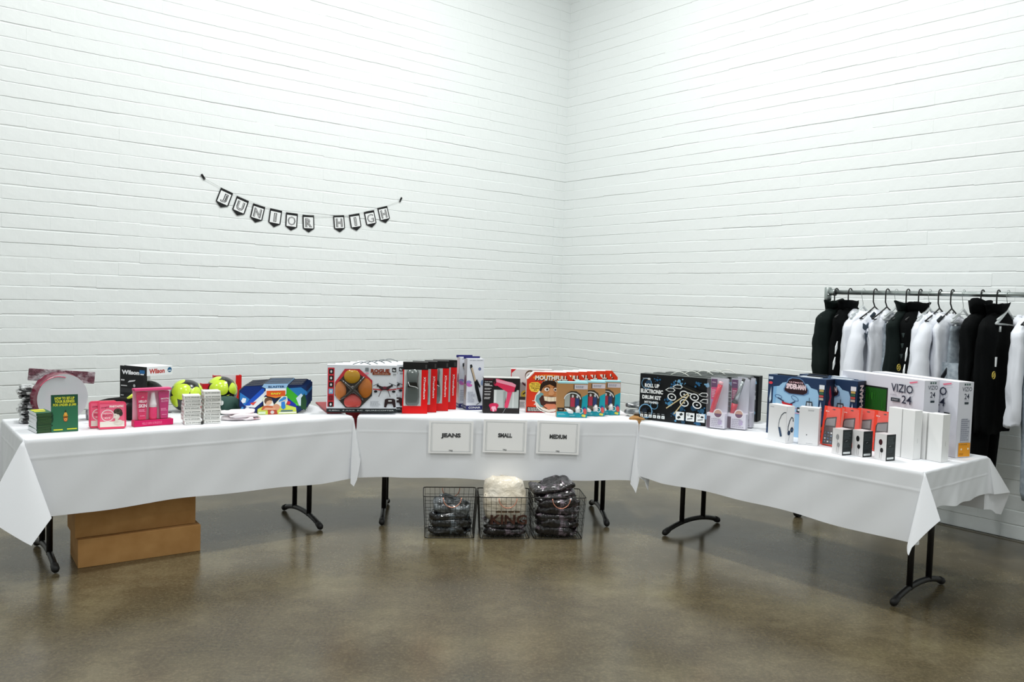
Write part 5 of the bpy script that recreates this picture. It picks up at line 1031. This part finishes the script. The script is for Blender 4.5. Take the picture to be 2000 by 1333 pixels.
def garment(s_, kind, label, long=.70, sleeve=.60, collar=.08, hw=.225, fab=None, deco=None, seed=0, th=.045, drop=0, flare=.16, cone=0):
    nm = 'short_sleeved_top' if cone else {'black': 'track_jacket', 'white': 'hooded_sweatshirt'}[kind]; rn = random.Random(seed)
    t = thing(nm, label, 'top' if cone else 'jacket' if kind == 'black' else 'hoodie', on_rail(s_, RZ - drop - (.03 if kind == 'white' else 0)), PSI, 'clothes hanging on the rail'); f1 = FAB[fab or kind]
    ph = [rn.uniform(0, 6) for _ in range(4)]
    def ring(a_, b_, z, k, dy=0, n=28, fold=0):
        out = []
        for i in range(n):
            q = 2 * PI * i / n; fo = fold * (.010 * math.sin(5 * q + ph[0]) + .007 * math.sin(9 * q + ph[1] + z * 6)); out.append(((a_ + fo) * math.copysign(abs(math.cos(q)) ** .8, math.cos(q)), (b_ + fo * 1.2) * math.sin(q) + dy, z + .006 * fold * math.sin(3 * q + ph[2])))
        return out
    st = DENSE([(.055, .04, -.10, 0, 0), (.075, .046, -.115, 0, 0), (.13, .05, -.140, 0, .3), (hw * .80, .05, -.170, 0, .5), (hw, .055, -.21, 0, .6), (hw, th + .01, -.30, 0, .8), (hw * .98, th + .012, -.42, 0, 1), (hw, th + .01, -.55, 0, 1.1), (hw * .98, th + .008, -long + .05, 0, 1.2), (hw * .93, th, -long, 0, 1.2), (hw * .90, th * .8, -long + .004, 0, 1)])
    V = []; F = []; n = 28
    for a_, b_, z, dy, fo in st: V += ring(a_, b_, z, 0, dy, n, fo)
    for j in range(len(st) - 1):
        for i in range(n): F.append((j * n + i, (j + 1) * n + i, (j + 1) * n + (i + 1) % n, j * n + (i + 1) % n))
    b = MB(); b.add(V, F, lin('#101010')); rumple(b, .016, 11, seed); b.build('body', f1, t, smooth=True, fix=True)
    for sx in ((-1, 1) if sleeve else ()):
        b = MB(); P = []; rr_ = []
        fl_ = flare if sx < 0 else .05
        for q, (zz, xx) in enumerate(((-.185, .86), (-.22, 1.0), (-.32, 1.12), (-.45, 1.24), (-.60, 1.34), (-.18 - sleeve, 1.40), (-.18 - sleeve - .02, 1.38), (-.18 - sleeve - .07, 1.38))):
            P.append((sx * (hw * (.74, .84, .9, .9, .9, .9, .9, .9)[q] + fl_ * (xx - .86) / .54), -.012 * q / 7 + .006 * math.sin(q * 2 + ph[3]), zz)); rr_.append((.030, .044, .050, .048, .045, .041, .031, .029)[q])
        P2 = DENSE([(*p_, r_) for p_, r_ in zip(P, rr_)], 4)
        if cone: P2 = [(x_, y_, z_, .035 + cone * i_ / len(P2)) for i_, (x_, y_, z_, r_) in enumerate(P2[:-4])]; b.tube([p_[:3] for p_ in P2], [p_[3] for p_ in P2], n=16, cap=False); rumple(b, .016, 14, seed + sx); b.build('sleeve', f1, t, smooth=True)
    # collar or hood
    b = MB(); V = []; n = 20
    pr = [(.060, .040, -.122), (.078, .050, -.10), (.100, .056, -.075), (.128, .056, -.100 + collar * .5), (.11, .046, -.105 + collar * .45), (.05, .035, -.11)] if kind == 'black' else [(.07, .045, -.115), (.10, .065, -.10), (.118, .085, -.125), (.11, .085, -.165), (.08, .06, -.15), (.05, .04, -.12)]
    for a_, b_, z in pr:
        for i in range(n):
            q = 2 * PI * i / n; lift = (.5 - .5 * math.sin(q)) ; V.append((a_ * math.cos(q) - (.034 if kind == 'black' else 0), b_ * math.sin(q), z + (-.012 * (1 - lift) if kind == 'black' else -.03 * (1 - math.sin(q)) / 2) + .004 * math.sin(4 * q + ph[0])))
    F = []
    for j in range(len(pr) - 1):
        for i in range(n): F.append((j * n + i, (j + 1) * n + i, (j + 1) * n + (i + 1) % n, j * n + (i + 1) % n))
    b.add(V, F, lin('#101010')); rumple(b, .020, 12, seed + 5); b.build('collar' if kind == 'black' else 'hood', f1, t, smooth=True, fix=True, solid=.004)
    if kind == 'white':
        b = MB()
        for x in (-.03, .03): b.tube([(x, -.065, -.15), (x * 1.1, -.072, -.22), (x * 1.15, -.072, -.31)], .002, '#d9dce0', 5)
        o = b.build('drawstring', MATTE, t, smooth=True)
        b = MB(); b.prism([(-.10, -.60), (.10, -.60), (.13, -.52), (.09, -.43), (-.09, -.43), (-.13, -.52)], -(th + .024), -(th + .016), '#e2e5ec'); b.build('front_pocket', f1, t, bevel=.003)
    for d in deco or []:
        b = MB(); P, cdeco, yy = d
        if P == 'ring':
            cx, cz = yy; pp = []
            b.tube([(cx + .022 * math.cos(q * PI / 8), -(th + .042), cz + .022 * math.sin(q * PI / 8)) for q in range(16)], .0028, cdeco, 5, closed=True); b.tube([(cx - .012, -(th + .042), cz - .012), (cx + .012, -(th + .042), cz + .012)], .0022, cdeco, 5); b.tube([(cx - .012, -(th + .042), cz + .012), (cx + .006, -(th + .042), cz - .006)], .0022, cdeco, 5); b.build('gold_crest', PRINT, t)
        else: b.prism(P, -(yy + .026), -(yy + .020), cdeco); b.build('printed_mark', MATTE, t)
    return t
def trousers(s_, label, fab, top=-.21, length=1.0, hw=.16, dx=0, grp='trousers hanging on the rail'):
    t = thing('sweatpants', label, 'trousers', on_rail(s_, RZ), PSI, grp); f1 = FAB[fab]
    b = MB(); n = 24; V = []; F = []
    for j, (a_, b_, z) in enumerate(((hw * .95, .028, top), (hw, .034, top - .03), (hw * .97, .030, top - .035), (hw * 1.05, .045, top - .15), (hw * 1.05, .05, top - .28))):
        for i in range(n): q = 2 * PI * i / n; V.append((a_ * math.cos(q) + dx, (b_ + .006 * math.sin(7 * q)) * math.sin(q), z))
    for j in range(4):
        for i in range(n): F.append((j * n + i, (j + 1) * n + i, (j + 1) * n + (i + 1) % n, j * n + (i + 1) % n))
    b.add(V, F, lin('#888888')); b.build('waist', f1, t, smooth=True, fix=True)
    for sx in (-1, 1):
        b = MB(); b.tube([(dx + sx * hw * .5, 0, top - .24), (dx + sx * hw * .52, .004, top - .45), (dx + sx * hw * .5, -.004, top - .7), (dx + sx * hw * .48, 0, top - length + .05), (dx + sx * hw * .48, 0, top - length)], [hw * .56, hw * .54, hw * .48, hw * .42, hw * .34], n=14); b.build('leg', f1, t, smooth=True)
    return t
SL = [(-.02, -.40), (.02, -.36), (.02, -.41), (-.02, -.45)]
def slash(x, z, w_=.035, h_=.05): return [(x - w_, z - .02), (x, z + .02), (x, z + .02 + h_), (x - w_, z - .02 + h_)]
hk = [(3.558, 'black', 'first black hanger, nearest the pipe post'), (3.665, 'black', 'second black hanger from the pipe post'), (3.766, 'clear', 'clear hanger beside the first white sweatshirt'), (3.854, 'black', 'black hanger above the short-sleeved top with arrow marks'), (3.942, 'black', 'black hanger right of the short-sleeved top with arrow marks'), (4.004, 'clear', 'clear hanger left of the third black jacket'), (4.086, 'black', 'black hanger in the third black jacket'), (4.170, 'black', 'black hanger just right of the third black jacket'), (4.234, 'clear', 'clear hanger in the middle of the rail'), (4.301, 'black', 'black hanger above the short-sleeved top in the middle of the rail'), (4.380, 'black', 'black hanger just left of the grey sweatpants'), (4.451, 'clear', 'clear hanger holding the grey sweatpants'), (4.566, 'black', 'black hanger in the tall-collared black jacket'), (4.660, 'black', 'black hanger in the rightmost black jacket'), (4.717, 'clear', 'clear hanger beside the rightmost white sweatshirt'), (4.87, 'black', 'black hanger at the right picture edge')]
for s_, k, lb in hk: hanger(s_, k, lb)
garment(3.558, 'black', 'leftmost black-green track jacket with a high collar, beside the pipe post', fab='green', collar=.09, seed=1, long=.80, flare=.14, deco=[('ring', '#b9a54a', (-.145, -.47))])
garment(3.665, 'black', 'second black track jacket, two white slashes on its sleeve', seed=2, long=.80, sleeve=.58, hw=.20, flare=.17, deco=[(slash(-.285, -.42, .022), '#e8eaea', .055), (slash(-.305, -.53, .022), '#e8eaea', .055)])
garment(3.766, 'white', 'leftmost white hooded sweatshirt, long sleeve hanging forward', seed=4, flare=.13, long=.68)
garment(3.854, 'white', 'short-sleeved white top with dark grey arrow marks on its shoulder', seed=5, flare=.09, long=.64, sleeve=.38, cone=.055, deco=[([(-.21, -.135), (-.16, -.105), (-.13, -.12), (-.18, -.155)], '#3f4a56', .055), ([(-.29, -.185), (-.25, -.20), (-.22, -.18), (-.22, -.215), (-.26, -.235), (-.29, -.22)], '#4a5866', .05), ([(-.265, -.25), (-.235, -.26), (-.22, -.24), (-.24, -.31)], '#4a5460', .05)])
garment(3.942, 'white', 'white hooded sweatshirt right of the short-sleeved top with arrow marks', seed=6, flare=.0, long=.66, sleeve=.5)
trousers(4.010, 'light grey sweatpants left of the third black jacket', 'grey', hw=.14)
garment(4.086, 'black', 'third black track jacket from the left, faint arrows on its sleeve', fab='green', collar=.09, seed=7, long=.80, flare=.14, deco=[('ring', '#b9a54a', (-.26, -.50)), ([(-.255, -.27), (-.22, -.27), (-.235, -.30)], '#3b4644', .07), ([(-.26, -.34), (-.225, -.34), (-.24, -.37)], '#3b4644', .07), ([(-.265, -.41), (-.23, -.41), (-.245, -.44)], '#3b4644', .07)])
garment(4.170, 'black', 'fourth black track jacket, two white slashes on its sleeve', seed=8, long=.80, sleeve=.58, hw=.20, flare=.20, deco=[(slash(-.315, -.43, .018), '#e8eaea', .055), (slash(-.335, -.54, .018), '#e8eaea', .055)])
garment(4.234, 'white', 'third white hooded sweatshirt, just right of the fourth black jacket', seed=10, flare=.13, long=.70)
garment(4.301, 'white', 'short-sleeved white top with one dark mark, in the middle of the rail', seed=11, flare=.09, long=.66, sleeve=.44, cone=.06, deco=[([(-.21, -.145), (-.15, -.115), (-.12, -.13), (-.18, -.165)], '#4a5058', .055)])
garment(4.380, 'white', 'white hooded sweatshirt with two dark slashes, left of the grey sweatpants', seed=12, flare=.04, long=.66, sleeve=.58, deco=[([(-.27, -.50), (-.20, -.45), (-.20, -.49), (-.27, -.545)], '#1c2026', .05), ([(-.28, -.58), (-.21, -.53), (-.21, -.57), (-.28, -.625)], '#1c2026', .05)])
trousers(4.451, 'grey marl sweatpants hanging from a clear hanger', 'grey', hw=.165, dx=.0)
garment(4.566, 'black', 'tall-collared black track jacket, largest on the rail', fab='black', collar=.13, seed=13, hw=.25, long=.90, flare=.14)
trousers(4.61, 'long black sweatpants reaching below the jackets', 'black', length=1.02, hw=.16, dx=-.02)
garment(4.660, 'black', 'rightmost black track jacket with a gold crest', seed=14, hw=.24, long=.88, flare=.05, deco=[('ring', '#b9a54a', (-.235, -.50)), ([(-.20, -.39), (-.18, -.39), (-.185, -.45), (-.195, -.45)], '#e8eaea', .055)])
garment(4.85, 'white', 'rightmost white hooded sweatshirt, long sleeve hanging to its cuff', seed=16, long=.78, sleeve=.63, flare=.08)
trousers(4.95, 'grey sweatpants cut off by the right picture edge', 'grey', hw=.17, length=1.05)
